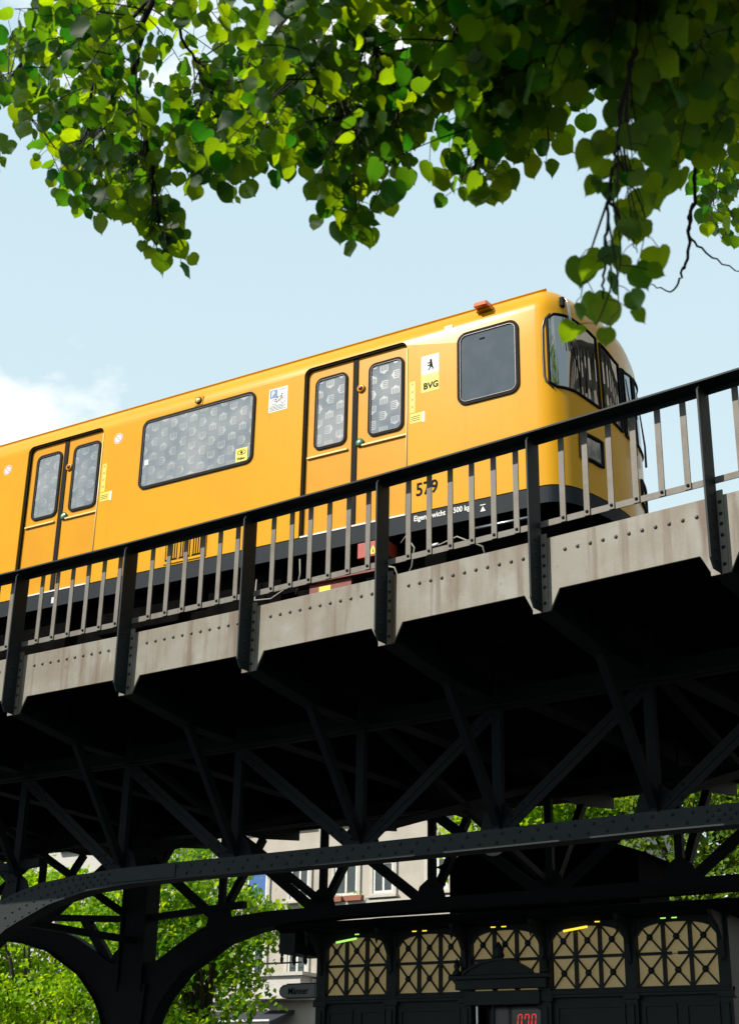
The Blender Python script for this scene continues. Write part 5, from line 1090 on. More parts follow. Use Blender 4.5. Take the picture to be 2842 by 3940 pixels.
'UP':[(-0.92,1.92,2.52),(-0.91,1.84,2.23),(-1.7,2.45,3.07),(-0.85,3.23,3.8),(-1.23,3.21,3.54),(-1.42,2.67,3.88),(-1.22,2.22,3.18),(-1.19,1.95,2.21),(-1.97,2.55,3.69),(-0.4,2.15,2.37),(-0.7,2.76,3.13),(-0.97,1.96,2.37),(-0.55,2.35,2.42),(-0.91,2.07,2.81),(-1.02,2.58,2.8),(-1.29,2.76,2.95),(-0.81,2.43,3.17),(-0.65,3.0,3.7),(-1.49,2.52,3.47),(-1.39,2.75,3.12),(-0.78,2.2,2.8),(-1.0,3.22,3.39),(-0.6,2.35,2.43),(-0.76,1.9,2.52),(-1.4,2.09,3.04),(-1.15,2.18,2.41),(-1.42,2.46,3.69),(-0.97,2.02,2.36),(-0.87,2.16,2.94),(-1.36,2.66,2.92),(-1.06,3.44,3.39),(-0.76,2.31,2.9),(-0.57,2.31,2.55),(-1.64,2.45,3.48),(-0.88,2.48,3.04),(-1.49,1.97,2.48),(-1.49,2.0,2.53),(-0.72,2.03,2.4),(-0.85,2.35,2.81),(-1.24,2.24,3.16),(-0.69,2.26,2.75),(-0.58,2.2,2.65),(-0.8,2.1,2.65),(-0.55,2.06,2.16),(-1.18,3.19,3.45),(-0.84,2.77,3.53),(-1.12,2.86,3.0),(-1.31,2.09,2.77),(-1.16,2.96,3.82),(-1.44,2.15,2.86),(-0.61,2.4,2.37),(-0.44,2.38,2.22),(-1.48,2.59,3.4),(-0.74,2.2,2.69),(-1.57,2.5,3.23),(-0.71,3.21,3.33),(-0.83,3.28,3.84),(-0.99,2.31,2.41),(-2.11,2.81,3.53),(-1.02,1.9,2.64),(-1.98,2.71,3.79),(-0.89,2.01,2.54),(-0.55,2.06,2.16),(-0.55,2.68,2.99),(-0.99,2.92,3.14),(-1.18,1.88,2.57),(-1.85,2.61,3.77),(-0.6,2.85,2.79),(-0.55,2.49,2.6),(-0.88,2.06,2.26),(-1.67,3.06,3.45),(-1.64,2.77,3.63),(-1.21,2.18,2.99),(-0.5,2.31,2.38),(-0.93,2.84,3.35),(-1.17,2.16,2.98),(-1.23,2.74,3.62),(-1.64,2.84,3.75),(-1.13,3.06,3.61),(-1.05,2.06,2.71),(-1.22,3.04,3.87),(-0.65,3.24,3.47),(-0.98,2.71,2.88),(-0.58,2.14,2.41),(-1.09,2.39,2.77),(-1.42,1.92,2.62),(-0.8,2.17,2.37),(-0.79,3.36,3.89),(-1.35,3.0,3.87),(-1.49,2.9,3.48),(-1.19,2.54,3.31),(-0.9,3.04,3.06),(-0.89,1.9,2.02),(-1.83,2.7,3.94),(-0.76,2.02,2.65),(-0.97,2.38,2.71),(-0.47,2.18,2.66),(-1.33,2.25,2.77),(-1.44,1.97,2.83),(-0.96,2.7,3.6),(-0.78,2.68,3.04),(-0.51,2.39,2.39),(-1.08,2.17,2.76),(-0.64,2.78,2.65),(-1.19,1.72,2.51),(-1.06,2.68,2.75),(-1.37,1.74,2.19),(-1.04,2.23,3.13),(-0.91,2.02,2.51),(-1.35,2.86,3.46),(-0.67,2.16,2.45),(-1.22,2.68,2.86),(-1.11,2.73,3.48),(-0.62,2.3,2.32),(-0.6,2.27,2.19),(-0.92,3.46,3.59),(-1.38,2.06,2.74),(-1.14,1.98,2.91),(-1.48,2.14,2.84),(-1.63,2.49,3.68),(-0.55,2.65,2.78),(-0.82,2.09,2.86),(-1.03,2.94,3.06),(-1.14,2.21,2.43),(-1.91,2.9,3.45),(-0.73,2.33,3.02),(-0.94,2.38,2.79),(-0.84,3.14,3.76),(-0.54,2.31,2.58),(-0.72,2.05,2.51),(-0.59,2.62,2.9),(-0.96,1.69,2.44),(-1.0,2.76,3.47),(-1.06,1.94,2.71),(-1.02,1.71,2.41),(-1.06,1.91,2.38),(-0.71,2.74,3.43),(-1.64,2.6,3.59),(-1.21,3.21,3.83),(-1.37,3.15,3.7),(-1.83,2.57,3.7),(-1.16,2.15,2.58),(-1.1,2.24,2.68),(-1.19,2.46,2.71),(-1.03,3.07,3.56),(-0.59,3.22,3.03),(-1.31,1.87,2.53),(-1.13,2.58,3.5),(-1.69,2.69,3.25),(-1.28,2.15,3.2),(-0.92,3.08,3.29),(-1.15,2.89,3.83),(-0.76,3.22,3.58),(-1.34,2.98,3.49),(-0.63,3.01,3.1),(-1.25,2.86,3.47),(-0.56,2.29,2.68),(-1.19,2.44,3.12),(-1.86,2.52,3.4),(-1.16,2.26,2.8),(-1.26,2.15,3.19),(-1.55,2.5,3.04),(-1.1,3.15,3.23),(-2.15,2.74,3.42),(-0.56,2.2,2.55),(-1.46,2.26,3.05),(-1.2,2.0,2.5),(-0.97,2.84,3.59),(-1.17,2.36,3.09),(-1.46,2.15,2.94),(-1.46,2.39,3.13),(-1.53,2.9,3.33),(-1.03,2.6,3.57),(-0.93,1.89,2.1),(-1.04,1.85,2.55),(-1.28,2.74,3.71),(-0.84,2.07,2.61),(-1.81,2.71,3.98),(-0.87,3.0,3.52),(-1.83,2.73,3.75),(-0.6,2.76,3.4),(-0.7,2.3,2.68),(-0.74,2.28,2.57),(-0.75,3.35,4.06),(-0.73,2.3,2.41),(-0.67,2.1,2.28),(-1.8,2.48,3.07),(-1.23,2.49,3.2),(-1.17,2.85,3.9),(-1.19,2.04,2.58),(-1.3,2.94,3.4),(-1.57,2.99,3.49),(-0.78,2.45,2.64),(-0.43,2.2,2.49),(-0.65,3.14,3.06),(-1.89,2.43,3.42),(-0.76,2.24,2.35),(-0.81,2.29,2.49),(-1.58,2.28,3.35),(-0.84,2.85,3.01),(-1.37,2.88,3.94),(-0.9,2.41,2.6),(-0.51,2.9,2.82),(-1.39,2.69,3.25),(-0.76,2.38,3.08),(-1.37,2.1,2.59),(-0.77,2.73,3.18),(-0.89,2.04,2.32),(-0.71,2.16,2.42),(-0.58,1.89,2.44),(-1.13,3.13,3.32),(-1.17,1.94,2.81),(-0.66,2.64,3.01),(-1.23,1.9,2.21),(-1.16,2.26,2.81),(-2.0,2.6,3.43),(-1.85,2.53,3.65),(-0.51,2.19,2.52),(-0.56,2.6,2.52),(-1.43,2.1,3.12),(-0.93,3.07,3.67),(-1.35,1.81,2.59),(-0.97,1.88,2.49),(-1.69,2.91,3.8),(-0.58,2.95,2.95),(-1.03,1.68,2.54),(-1.72,2.2,2.97),(-1.14,2.39,2.59),(-1.26,2.03,2.39),(-1.18,2.25,3.14),(-1.29,2.29,2.64),(-0.52,3.02,2.84),(-0.86,2.44,2.45),(-1.62,2.56,3.54),(-1.04,3.0,3.31),(-0.85,2.45,3.26),(-1.38,2.69,3.41),(-1.12,2.38,3.38),(-0.98,2.21,2.54),(-0.5,2.29,2.76),(-1.22,3.02,3.85),(-0.89,2.63,2.87),(-0.55,2.23,2.26),(-0.75,2.63,3.16),(-1.56,2.97,3.83),(-1.15,3.17,3.69),(-0.8,2.08,2.27),(-1.41,3.05,3.82),(-0.79,1.94,2.14),(-0.6,2.94,3.21),(-0.59,1.94,2.45),(-0.71,2.98,2.92),(-1.1,2.49,2.97),(-0.59,2.39,2.7),(-1.48,2.97,3.48),(-1.92,2.82,3.71),(-1.02,2.81,3.59),(-1.87,2.78,3.53),(-1.31,2.62,2.92),(-1.13,1.99,2.7),(-0.63,2.26,2.87),(-1.37,1.84,2.67),(-0.86,2.05,2.47),(-1.41,2.95,3.62),(-0.47,2.28,2.26),(-1.16,2.02,2.67),(-1.24,3.04,3.91),(-0.91,1.78,2.39),(-1.5,2.59,3.71),(-0.93,2.52,3.05),(-0.75,3.37,3.75),(-1.44,2.2,2.59),(-0.71,2.99,3.48),(-1.4,1.85,2.49),(-0.85,1.85,2.17),(-0.82,1.94,2.37),(-0.75,2.46,2.66),(-0.81,2.62,2.78),(-0.72,1.92,2.42),(-1.41,2.87,3.78),(-0.54,3.24,3.09),(-1.3,2.49,2.81),(-1.81,2.48,3.25),(-0.49,2.11,2.3),(-0.63,2.23,2.2),(-0.93,1.92,2.58),(-1.38,2.21,2.77),(-1.1,3.01,3.38),(-0.62,2.55,3.04),(-0.93,2.5,2.57),(-0.91,3.11,3.52),(-0.71,2.98,3.48),(-0.9,2.43,2.71),(-0.64,2.01,2.52),(-1.53,2.34,2.97),(-1.38,2.93,3.26),(-0.95,2.5,3.06),(-0.85,2.43,2.49),(-1.18,2.94,3.46),(-1.16,2.55,3.13),(-1.07,3.31,3.66),(-1.25,2.98,3.54),(-1.18,1.97,2.78),(-1.27,2.06,2.73),(-1.6,2.88,3.93),(-1.57,2.38,3.49),(-1.29,2.11,2.56),(-1.18,2.93,3.07),(-1.43,1.93,2.67),(-1.44,2.35,3.26),(-0.74,3.1,3.81),(-0.87,1.99,2.57),(-0.99,3.04,3.5),(-1.44,2.2,3.26),(-1.21,1.89,2.35),(-0.48,2.34,2.56),(-0.97,1.73,2.35),(-1.22,2.81,3.67),(-1.52,2.91,3.69),(-0.92,1.95,2.52),(-1.76,2.39,3.29),(-1.08,1.97,2.56),(-1.99,2.65,3.51),(-0.58,3.04,3.31),(-1.29,1.96,2.38),(-0.89,3.34,3.82),(-1.61,2.51,3.72),(-0.9,2.61,3.15),(-1.07,2.28,2.55),(-0.83,2.24,3.0),(-1.63,2.33,2.76),(-0.86,2.42,3.03),(-1.25,3.19,3.3),(-0.98,2.47,2.76),(-1.36,2.53,3.7),(-0.72,2.35,2.44),(-1.21,2.0,2.72),(-1.47,2.5,2.94),(-0.64,1.9,2.32),(-0.75,1.9,2.22),(-1.26,2.69,3.01),(-1.03,2.21,3.08),(-1.47,2.88,3.49),(-0.92,2.5,3.38),(-0.91,2.62,3.43),(-1.78,2.72,3.89),(-0.94,2.78,3.67),(-1.73,2.42,3.38),(-1.14,1.74,2.54),(-1.18,1.8,2.51),(-1.15,2.96,3.45),(-1.47,2.89,3.36),(-0.54,3.01,3.08),(-1.1,3.13,3.15),(-0.85,3.31,3.45),(-1.1,2.69,3.14),(-1.51,2.23,2.81),(-0.96,2.3,2.64),(-1.9,2.5,3.38),(-1.18,3.11,3.75),(-1.24,2.11,2.76),(-0.68,2.23,2.22),(-1.58,2.89,3.36),(-0.7,2.97,3.08),(-1.75,2.77,3.89),(-1.35,2.31,3.39),(-0.69,2.58,3.03),(-1.31,2.24,3.14),(-1.57,2.27,3.35),(-0.87,2.84,3.23),(-1.32,1.93,2.51),(-0.88,2.4,2.76),(-0.72,2.57,2.54),(-1.42,1.83,2.27),(-0.92,2.0,2.28),(-1.44,1.94,2.61),(-1.26,2.38,2.93),(-1.21,2.75,3.09),(-0.87,3.25,3.27),(-0.66,2.12,2.58),(-0.57,2.1,2.04),(-0.65,3.49,3.41),(-0.88,3.39,3.6),(-0.58,2.54,2.73),(-1.21,2.49,2.68),(-0.82,1.98,2.71),(-1.26,1.76,2.16),(-1.11,2.54,2.81),(-0.99,2.06,2.46),(-1.55,2.58,3.28),(-1.58,2.23,3.19),(-0.54,2.36,2.31),(-0.8,3.05,3.75),(-1.39,2.8,3.21),(-0.69,2.48,3.12),(-0.73,2.82,2.76),(-1.13,2.5,2.93),(-1.38,2.95,3.88),(-1.15,2.29,2.98),(-1.56,2.85,3.51),(-0.45,2.02,2.37),(-1.03,2.9,3.04),(-0.6,2.69,3.1),(-1.25,2.98,3.42),(-0.96,2.95,3.08),(-1.08,3.19,4.05),(-1.46,2.26,2.73),(-0.66,2.02,2.36),(-0.91,2.45,2.93),(-1.57,2.49,3.51),(-0.93,1.89,2.4),(-1.39,2.9,3.83),(-1.01,2.19,2.51),(-0.85,2.64,2.68),(-1.3,2.37,2.71),(-1.4,3.09,3.67),(-1.27,2.36,2.74),(-1.12,1.77,2.6),(-0.87,3.32,3.47),(-1.08,1.74,2.48),(-1.85,2.59,3.43),(-0.86,2.01,2.38),(-1.19,2.02,2.8),(-0.79,2.8,3.29),(-0.89,1.84,2.2),(-0.6,3.4,3.56),(-1.44,2.46,3.64),(-1.65,3.07,3.37),(-1.54,2.75,3.94),(-0.81,2.49,2.87),(-0.93,2.76,2.86),(-0.97,2.54,2.65),(-1.66,2.94,3.59),(-1.51,2.21,2.87),(-1.12,1.76,2.48),(-1.0,3.15,3.57),(-0.66,2.58,2.98),(-1.14,2.67,3.4),(-0.57,2.08,2.26),(-0.53,2.39,2.63),(-1.21,1.82,2.2),(-1.58,2.5,3.6),(-0.95,2.66,3.44),(-1.26,1.94,2.3),(-1.25,3.18,3.71),(-1.17,1.93,2.44),(-1.35,1.98,2.43),(-1.21,2.75,3.44),(-0.99,2.53,3.34),(-1.64,2.45,3.24),(-1.35,2.99,3.65),(-0.59,3.26,3.26),(-1.14,2.42,3.09),(-0.89,3.07,3.03),(-1.68,2.47,3.13),(-0.58,3.15,3.22),(-0.93,3.19,4.05),(-1.04,2.48,3.23),(-1.01,2.93,3.18),(-0.6,2.37,2.31),(-0.49,3.02,2.74),(-0.74,2.08,2.15),(-1.25,2.28,3.02),(-1.79,2.79,3.45),(-1.36,1.86,2.26),(-1.35,2.75,3.74),(-1.04,2.18,2.39),(-0.81,3.08,3.12),(-1.53,2.28,2.85),(-0.86,2.3,2.6),(-0.64,2.41,2.32),(-1.62,2.37,2.99),(-1.81,2.39,3.25),(-0.79,3.18,3.41),(-1.09,2.76,3.46),(-0.67,2.1,2.6),(-0.77,2.42,2.84),(-0.82,1.82,2.39),(-0.56,2.34,2.83),(-0.54,3.02,2.89),(-1.1,2.95,2.99),(-0.95,1.87,2.05),(-1.39,2.79,3.37),(-1.3,2.07,2.81),(-0.78,3.25,3.58),(-0.57,3.15,3.09),(-1.65,2.75,3.71),(-1.17,2.0,2.4),(-0.94,2.28,2.43),(-1.98,2.7,3.93),(-0.96,2.24,2.5),(-0.63,3.35,3.62),(-1.67,2.53,3.12),(-1.1,2.34,2.92),(-0.68,2.8,2.67),(-1.27,1.93,2.44),(-1.01,2.99,3.41),(-0.68,3.16,3.14),(-1.06,1.93,2.8),(-1.31,2.24,2.87),(-1.84,2.76,3.97),(-1.85,2.61,3.5),(-0.55,2.79,3.09),(-0.83,2.09,2.34),(-1.29,2.47,2.89),(-0.84,2.37,2.66),(-1.74,2.97,3.57),(-0.65,2.05,2.52),(-0.99,1.75,2.57),(-0.79,2.05,2.44),(-1.19,1.94,2.84),(-0.81,3.17,3.22),(-0.79,2.58,2.98),(-1.15,2.79,3.62),(-0.53,2.45,2.7),(-1.11,1.68,2.47),(-1.28,2.92,3.68),(-1.22,2.5,3.03),(-0.99,3.4,3.47),(-0.96,2.57,3.15),(-1.65,2.58,3.22),(-1.08,2.75,3.41),(-0.61,2.78,3.18),(-1.01,1.76,2.28),(-1.46,2.42,2.78),(-0.79,2.06,2.22),(-1.35,2.77,3.4),(-0.74,2.81,3.56),(-1.66,2.13,3.02),(-0.88,1.96,2.17),(-1.66,2.82,3.85),(-0.77,3.27,3.14),(-0.62,1.9,2.36),(-1.14,2.13,2.85),(-1.19,3.13,3.21),(-1.08,1.65,2.3),(-1.08,1.63,2.32),(-1.19,2.53,2.76),(-0.98,2.67,3.1),(-0.85,2.62,2.95),(-1.12,2.85,3.63),(-0.85,3.54,3.66),(-0.77,2.04,2.46),(-0.98,2.42,3.31),(-1.48,2.18,3.11),(-0.95,2.69,3.28),(-2.02,2.87,3.53),(-0.71,3.01,3.18),(-0.73,2.53,3.01),(-0.97,2.86,3.13),(-0.67,2.7,3.12),(-0.76,2.71,2.74),(-1.34,2.25,3.41),(-1.09,2.82,3.54),(-0.72,1.91,2.36),(-0.81,2.85,3.05),(-1.38,3.04,3.54),(-1.53,2.85,3.74),(-0.5,2.1,2.14),(-1.3,2.46,3.19),(-0.63,2.29,2.79),(-1.3,2.57,3.42),(-0.52,2.39,2.28),(-1.05,2.76,2.95),(-1.56,2.31,2.78),(-1.08,2.15,2.37),(-0.71,2.61,3.19),(-0.61,2.92,2.73),(-1.29,2.85,3.47),(-0.67,2.73,3.25),(-1.57,2.72,3.53),(-1.1,1.74,2.15),(-0.68,2.18,2.5),(-0.85,3.09,3.29),(-1.26,3.18,3.45),(-1.42,2.23,2.97),(-0.75,2.71,3.08),(-0.64,2.33,2.73),(-0.5,2.87,2.68),(-0.81,2.37,2.55),(-0.97,3.34,3.84),(-0.59,3.06,3.45),(-0.8,1.97,2.11),(-0.84,2.11,2.56),(-1.31,2.73,2.97),(-1.31,3.17,3.57),(-0.99,2.6,3.1),(-1.0,3.09,3.52),(-0.47,2.29,2.16),(-1.19,2.98,4.06),(-1.23,2.45,3.54),(-1.23,1.96,2.37),(-1.12,2.09,2.99),(-1.55,2.12,2.85),(-0.68,2.4,2.71),(-1.15,3.05,3.51),(-1.94,2.58,3.45),(-0.85,2.04,2.52),(-1.03,2.77,2.84),(-0.96,3.1,3.94),(-1.34,2.25,2.68),(-0.97,2.92,3.21),(-1.42,2.52,3.4),(-0.82,2.28,2.95),(-1.13,2.39,2.73),(-1.16,2.79,3.38),(-1.16,1.88,2.61),(-1.37,2.21,2.78),(-1.38,3.07,3.52),(-0.88,2.85,3.64),(-1.18,1.66,2.29),(-1.08,3.35,3.69),(-1.23,2.11,3.04),(-1.23,2.08,2.47),(-1.0,2.01,2.2),(-0.79,3.66,3.48),(-1.4,2.32,3.24),(-0.72,3.41,3.23),(-1.16,1.93,2.3),(-0.89,2.97,3.04),(-1.82,2.75,3.99),(-1.15,3.16,3.27),(-1.33,3.04,3.85),(-0.64,2.77,2.7),(-1.54,2.72,3.49),(-0.5,2.2,2.47),(-1.22,1.63,2.29),(-1.42,2.38,3.54),(-0.9,2.89,3.66),(-0.82,2.93,2.99),(-1.44,2.21,3.14),(-1.04,2.28,2.68),(-1.33,3.04,3.8),(-0.73,3.26,3.82),(-1.25,2.18,3.17),(-0.85,2.14,2.24),(-1.01,3.21,3.28),(-1.21,2.53,2.84),(-1.48,2.09,2.81),(-1.05,3.14,4.07),(-0.82,2.88,3.68),(-1.26,3.21,3.63),(-0.42,2.62,2.44),(-0.8,2.55,2.99),(-0.63,2.6,3.14),(-1.37,2.15,2.56),(-1.45,2.79,3.59),(-1.35,2.28,2.59),(-0.93,2.59,2.92),(-0.65,2.47,2.84),(-1.52,2.16,2.76),(-1.12,1.86,2.3),(-0.68,2.35,2.56),(-1.39,2.7,3.51),(-1.05,2.61,3.28),(-1.25,2.53,3.57),(-1.23,2.63,3.71),(-1.39,2.57,3.43),(-0.85,2.28,2.37),(-0.62,2.4,2.81),(-0.54,2.84,3.21),(-1.57,2.49,3.47),(-1.11,2.53,3.23),(-0.79,3.21,3.91),(-0.65,2.27,2.78),(-0.55,2.19,2.49),(-1.07,1.78,2.55),(-0.96,2.24,2.56),(-0.59,2.87,3.3),(-1.4,2.38,3.37),(-1.64,2.9,3.4),(-0.69,3.36,3.38),(-1.17,1.87,2.51),(-0.65,1.88,2.48),(-0.62,2.23,2.36),(-1.45,2.57,2.92),(-1.64,2.71,3.91),(-0.87,1.96,2.51),(-1.33,2.35,3.24),(-0.93,3.24,3.97),(-0.64,3.63,3.32),(-0.66,3.08,3.71),(-0.77,3.2,3.94),(-0.79,2.41,2.6),(-0.5,2.62,2.85),(-0.87,1.9,2.57),(-0.49,2.0,2.33),(-1.1,2.06,2.5),(-1.65,2.59,3.53),(-2.1,2.74,3.66),(-1.47,2.43,3.41),(-1.17,2.87,3.02),(-1.43,2.17,2.76),(-1.39,2.09,2.73),(-1.02,2.73,3.23),(-1.56,2.48,3.66),(-0.65,2.66,2.74),(-1.03,2.24,2.8),(-1.54,2.92,3.7),(-1.64,2.51,3.12),(-1.73,2.39,3.23),(-1.15,1.85,2.66),(-1.28,1.77,2.29),(-1.04,2.14,2.3),(-1.58,2.16,2.64),(-1.05,1.83,2.18),(-0.61,2.83,2.67),(-1.09,3.08,3.72),(-0.52,2.48,2.59),(-0.73,3.47,3.25),(-0.57,2.17,2.15),(-1.11,2.34,3.16),(-1.45,2.78,3.98),(-1.96,2.77,3.37),(-0.76,2.37,3.0),(-1.12,2.49,3.08),(-0.97,2.02,2.83),(-1.2,2.53,3.15),(-1.14,1.73,2.47),(-0.99,3.21,3.21)]}  # last region: unseen dense crown above the frame, added to shade the right
LIMBS=[[(-0.087,2.487,3.135),(-0.715,2.521,3.307),(-1.53,2.578,3.457),(-2.333,2.62,3.393),(-2.475,2.629,3.197),(-2.559,2.679,2.988),(-2.568,2.782,2.769),(-2.617,2.909,2.577)],[(-2.333,2.62,3.393),(-2.829,2.667,3.447),(-3.088,2.705,3.304),(-3.228,2.769,3.255)],[(-2.475,2.629,3.197),(-2.77,2.732,3.133),(-2.81,2.763,2.761)],[(-1.53,2.578,3.457),(-1.883,2.643,3.137),(-1.962,2.678,2.967),(-1.912,2.704,2.849),(-1.853,2.752,2.698),(-1.834,2.796,2.502),(-1.87,2.843,2.362)],[(-1.962,2.678,2.967),(-2.192,2.797,2.954),(-2.291,2.805,2.813),(-2.283,2.793,2.588)],[(-1.883,2.643,3.137),(-1.847,2.865,2.992),(-1.797,2.969,2.845),(-1.779,2.969,2.609)],[(-2.333,2.62,3.393),(-2.466,2.765,3.19),(-2.488,2.918,3.112),(-2.452,2.834,2.81)],[(-0.715,2.521,3.307),(-1.209,2.625,2.991),(-1.457,2.732,2.718),(-1.448,2.816,2.562),(-1.451,2.831,2.396),(-1.484,2.866,2.285)],[(-1.209,2.625,2.991),(-1.243,2.76,2.674),(-1.228,2.797,2.488),(-1.254,2.856,2.337)],[(-0.715,2.521,3.307),(-0.78,2.357,2.523),(-0.815,2.336,2.132),(-0.846,2.33,1.976),(-0.885,2.361,1.863),(-0.918,2.392,1.759),(-0.937,2.407,1.653),(-0.957,2.429,1.584),(-0.974,2.429,1.536)],[(-0.918,2.392,1.759),(-0.899,2.425,1.717),(-0.895,2.473,1.676)],[(-0.78,2.357,2.523),(-0.82,2.721,2.51),(-0.926,2.935,2.461),(-0.973,3.189,2.404)],[(-3.088,2.705,3.304),(-3.152,2.646,3.082),(-3.059,2.591,2.795)],[(-0.82,2.721,2.51),(-1.035,3.707,3.088),(-1.199,4.276,3.282),(-1.288,4.408,3.161)],[(-0.973,3.189,2.404),(-1.027,3.31,2.35),(-1.071,3.351,2.211),(-1.09,3.359,2.171),(-1.125,3.359,2.128),(-1.17,3.324,2.14)],[(-1.027,3.31,2.35),(-1.052,3.333,2.271),(-1.025,3.428,2.243),(-0.964,3.537,2.228)]]
LRAD=[0.02, 0.008, 0.007, 0.011, 0.007, 0.007, 0.007, 0.01, 0.007, 0.007, 0.004, 0.008, 0.005, 0.006, 0.006, 0.005]
lin = empty('linden_tree', (2.7, 2.3, GROUND), 'near linden whose drooping leafy branches hang into the top of the view', 'tree')
tr = MB().tube([(2.7, 2.3, GROUND), (2.68, 2.3, GROUND + .5), (2.6, 2.32, .4), (2.4, 2.36, 1.6), (1.9, 2.42, 2.6)], [.30, .23, .20, .17, .12], 14)
trunk = part('trunk', tr, M['bark'], lin, smooth=True)
part('limb', MB().tube([(2.05, 2.40, 2.3), (1.2, 2.45, 3.0), (.5, 2.47, 3.18), (-.087, 2.487, 3.135)], [.09, .06, .04, .03], 10), M['bark'], trunk, smooth=True)
part('limb', MB().tube([(1.95, 2.41, 2.5), (1.7, 2.6, 3.8), (1.2, 2.9, 5.0)], [.09, .06, .03], 10), M['bark'], trunk, smooth=True)
def smooth_line(pts, n=5):
    P_ = [Vector(p) for p in pts]; out = []
    for i in range(len(P_) - 1):
        p0, p1, p2, p3 = P_[max(i - 1, 0)], P_[i], P_[i + 1], P_[min(i + 2, len(P_) - 1)]
        for k in range(n):
            t = k / n; out.append(.5 * ((2 * p1) + (p2 - p0) * t + (2 * p0 - 5 * p1 + 4 * p2 - p3) * t * t + (3 * p1 - 3 * p2 + p3 - p0) * t ** 3))
    out.append(P_[-1]); return out
rl = random.Random(5)
LPTS = []
for l, r in zip(LIMBS, LRAD):
    s = smooth_line(l, 6)
    s = [p + Vector((rl.gauss(0, .004), rl.gauss(0, .004), rl.gauss(0, .004))) if 0 < q < len(s) - 1 else p for q, p in enumerate(s)]
    part('branch', MB().tube(s, [r * (1 - .72 * q / (len(s) - 1)) for q in range(len(s))], 6), M['twig'], lin, smooth=True)
    LPTS += s
# leaf shapes
def leaf_mesh(name, fold, droop, wave, asym):
    rows = [(-.05, .15), (.01, .34), (.14, .485), (.33, .545), (.52, .525), (.68, .43), (.81, .28), (.89, .14), (.95, .045), (1.06, 0.0)]
    vs, fs = [], []
    for q, (y, w) in enumerate(rows):
        ym = max(y, .055 + .02 * q) if q < 3 else y
        z = lambda x, yy: fold * abs(x) - droop * yy * yy + wave * math.sin(yy * 9 + (3 if x > 0 else 0)) * abs(x)
        vs += [(-w * (1 - asym), y, z(-w, y)), (0, ym, -droop * ym * ym), (w * (1 + asym), y, z(w, y))]
    for q in range(len(rows) - 1):
        a = 3 * q; fs += [(a, a + 1, a + 4, a + 3), (a + 1, a + 2, a + 5, a + 4)]
    return vs, fs
VARS = [leaf_mesh('leaf', f, d, w, s) for f, d, w, s in ((.16, .14, .06, .04), (.28, .22, .09, -.05), (.08, .30, .10, .06), (.40, .10, .07, -.03), (.18, .42, .12, .02), (.55, .30, .16, .08), (-.12, .55, .14, -.06), (.30, -.10, .18, .10))]
LME = []
def leaf_uv(me, local):
    uv = me.uv_layers.new(name='UVMap'); n = len(local)
    uv.data.foreach_set('uv', [c for l in me.loops for c in (local[l.vertex_index % n][0] + .5, local[l.vertex_index % n][1])])
for vs_, fs_ in VARS:
    me = bpy.data.meshes.new('leaf'); me.from_pydata(vs_, [], fs_); me.materials.append(M['leaf'])
    me.polygons.foreach_set('use_smooth', [True] * len(me.polygons)); LME.append(me); leaf_uv(me, vs_)
leaves = []   # (matrix, variant, region, position)
twm = MB()
HEAD = Vector((-.528, .849, 0))
PER = {'A': 10, 'A2': 6, 'A4': 3, 'A3': 5, 'B3': 5, 'B4': 5, 'B': 10, 'B2': 6, 'C': 10, 'C2': 6, 'D1': 4, 'D2': 3, 'D3': 3, 'E': 6, 'F': 6, 'UP': 12}
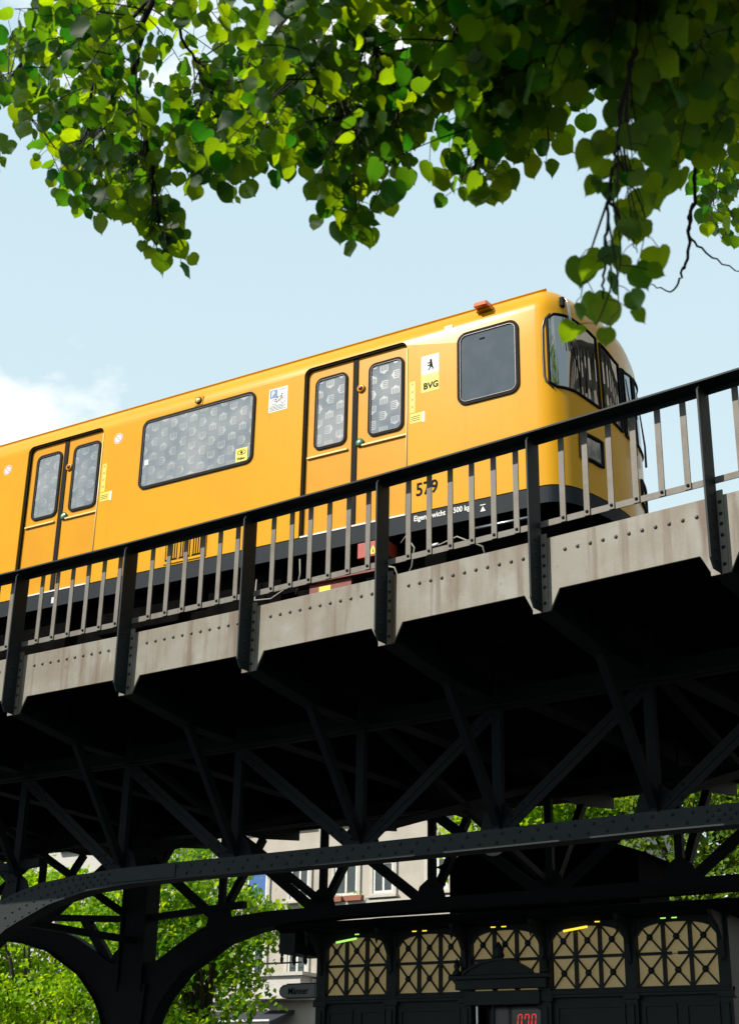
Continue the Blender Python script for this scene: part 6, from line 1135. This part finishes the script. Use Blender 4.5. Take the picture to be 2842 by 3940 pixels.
for reg, ends in TW.items():
    for e in ends:
        e = Vector(e)
        near = min(LPTS, key=lambda p: (p - e - Vector((0, 0, .22))).length_squared)
        start = near
        back = (start - e)
        if back.length > .42: start_v = e + back.normalized() * .42
        else: start_v = start
        mid = start.lerp(e, .6) + Vector((rl.uniform(-.03, .03), rl.uniform(-.03, .03), .06 * min(1, back.length)))
        line = smooth_line([start, mid, e], 5)
        twm.tube(line, [.0030 * (1 - .65 * q / (len(line) - 1)) for q in range(len(line))], 4)
        # plane in which this spray spreads its leaves
        az = math.radians(rl.gauss(0, 38)); nrm = Matrix.Rotation(az, 3, 'Z') @ HEAD
        nrm = (nrm * .70 + Vector((0, 0, rl.uniform(.30, 1.05)))).normalized()
        npl = PER[reg]
        for q in range(npl):
            f = 1 - (q / npl) * min(1.0, .42 / max(back.length, .05)) * .95
            idx = f * (len(line) - 1); i0 = min(int(idx), len(line) - 2); p = line[i0].lerp(line[i0 + 1], idx - i0)
            dtw = (line[i0 + 1] - line[i0]).normalized()
            side = dtw.cross(nrm).normalized() * (1 if q % 2 else -1)
            n_ = (nrm + Vector((rl.gauss(0, .33), rl.gauss(0, .33), rl.gauss(0, .25)))).normalized()
            tip = (Vector((0, 0, -1)) * rl.uniform(.6, 1.3) + side * rl.uniform(.1, .8) + dtw * .3 + Vector((rl.gauss(0, .18), rl.gauss(0, .18), 0)))
            if q == 0: tip = Vector((rl.gauss(0, .2), rl.gauss(0, .2), -1)) + dtw * .3
            tip = (tip - n_ * tip.dot(n_)).normalized(); xx = tip.cross(n_).normalized()
            pet = p + (side * .022 + tip * .022 + Vector((0, 0, rl.uniform(-.008, .008)))) * rl.uniform(.7, 1.5)
            s = rl.uniform(.034, .066) * (1.08 if reg[0] == 'D' else .9 if reg == 'F' else 1.1 if reg in ('C', 'E') else 1.35 if reg == 'UP' else 1.0)
            if reg in ('A', 'B', 'C') and rl.random() < .12: s *= .55
            twm.tube([p, p.lerp(pet, .5) + Vector((0, 0, .003)), pet + tip * s * .05], .0011, 3, False)
            mt = Matrix.Translation(pet) @ Matrix(((xx.x, tip.x, n_.x), (xx.y, tip.y, n_.y), (xx.z, tip.z, n_.z))).to_4x4() @ Matrix.Scale(s, 4)
            leaves.append((mt, rl.randrange(len(VARS)), reg, pet))
part('twigs', twm, M['twig'], lin, kind='stuff')
def rank(l):
    reg, p = l[2], l[3]
    if reg == 'UP': return 99
    d = p.length; el = p.z / d
    return d * .25 + el * 6 - (2 if reg in ('D1', 'D2', 'D3', 'A2', 'B2', 'C2') else 0)
order = sorted(range(len(leaves)), key=lambda q: rank(leaves[q]))
single = set(order[:298])
ox = wloc(lin); fv, ff = [], []
for q, (mt, v, reg, p) in enumerate(leaves):
    if q in single:
        o = bpy.data.objects.new('leaf', LME[v]); COL.objects.link(o); o.parent = lin
        o.matrix_local = Matrix.Translation(-ox) @ mt
    else:
        k0 = len(fv); vs_, fs_ = VARS[v]
        fv += [tuple((mt @ Vector(c)) - ox) for c in vs_]; ff += [tuple(a + k0 for a in f) for f in fs_]
me = bpy.data.meshes.new('foliage'); me.from_pydata(fv, [], ff); me.materials.append(M['leaf']); me.polygons.foreach_set('use_smooth', [True] * len(me.polygons))
leaf_uv(me, VARS[0][0])
o = bpy.data.objects.new('foliage', me); COL.objects.link(o); o.parent = lin; o['kind'] = 'stuff'
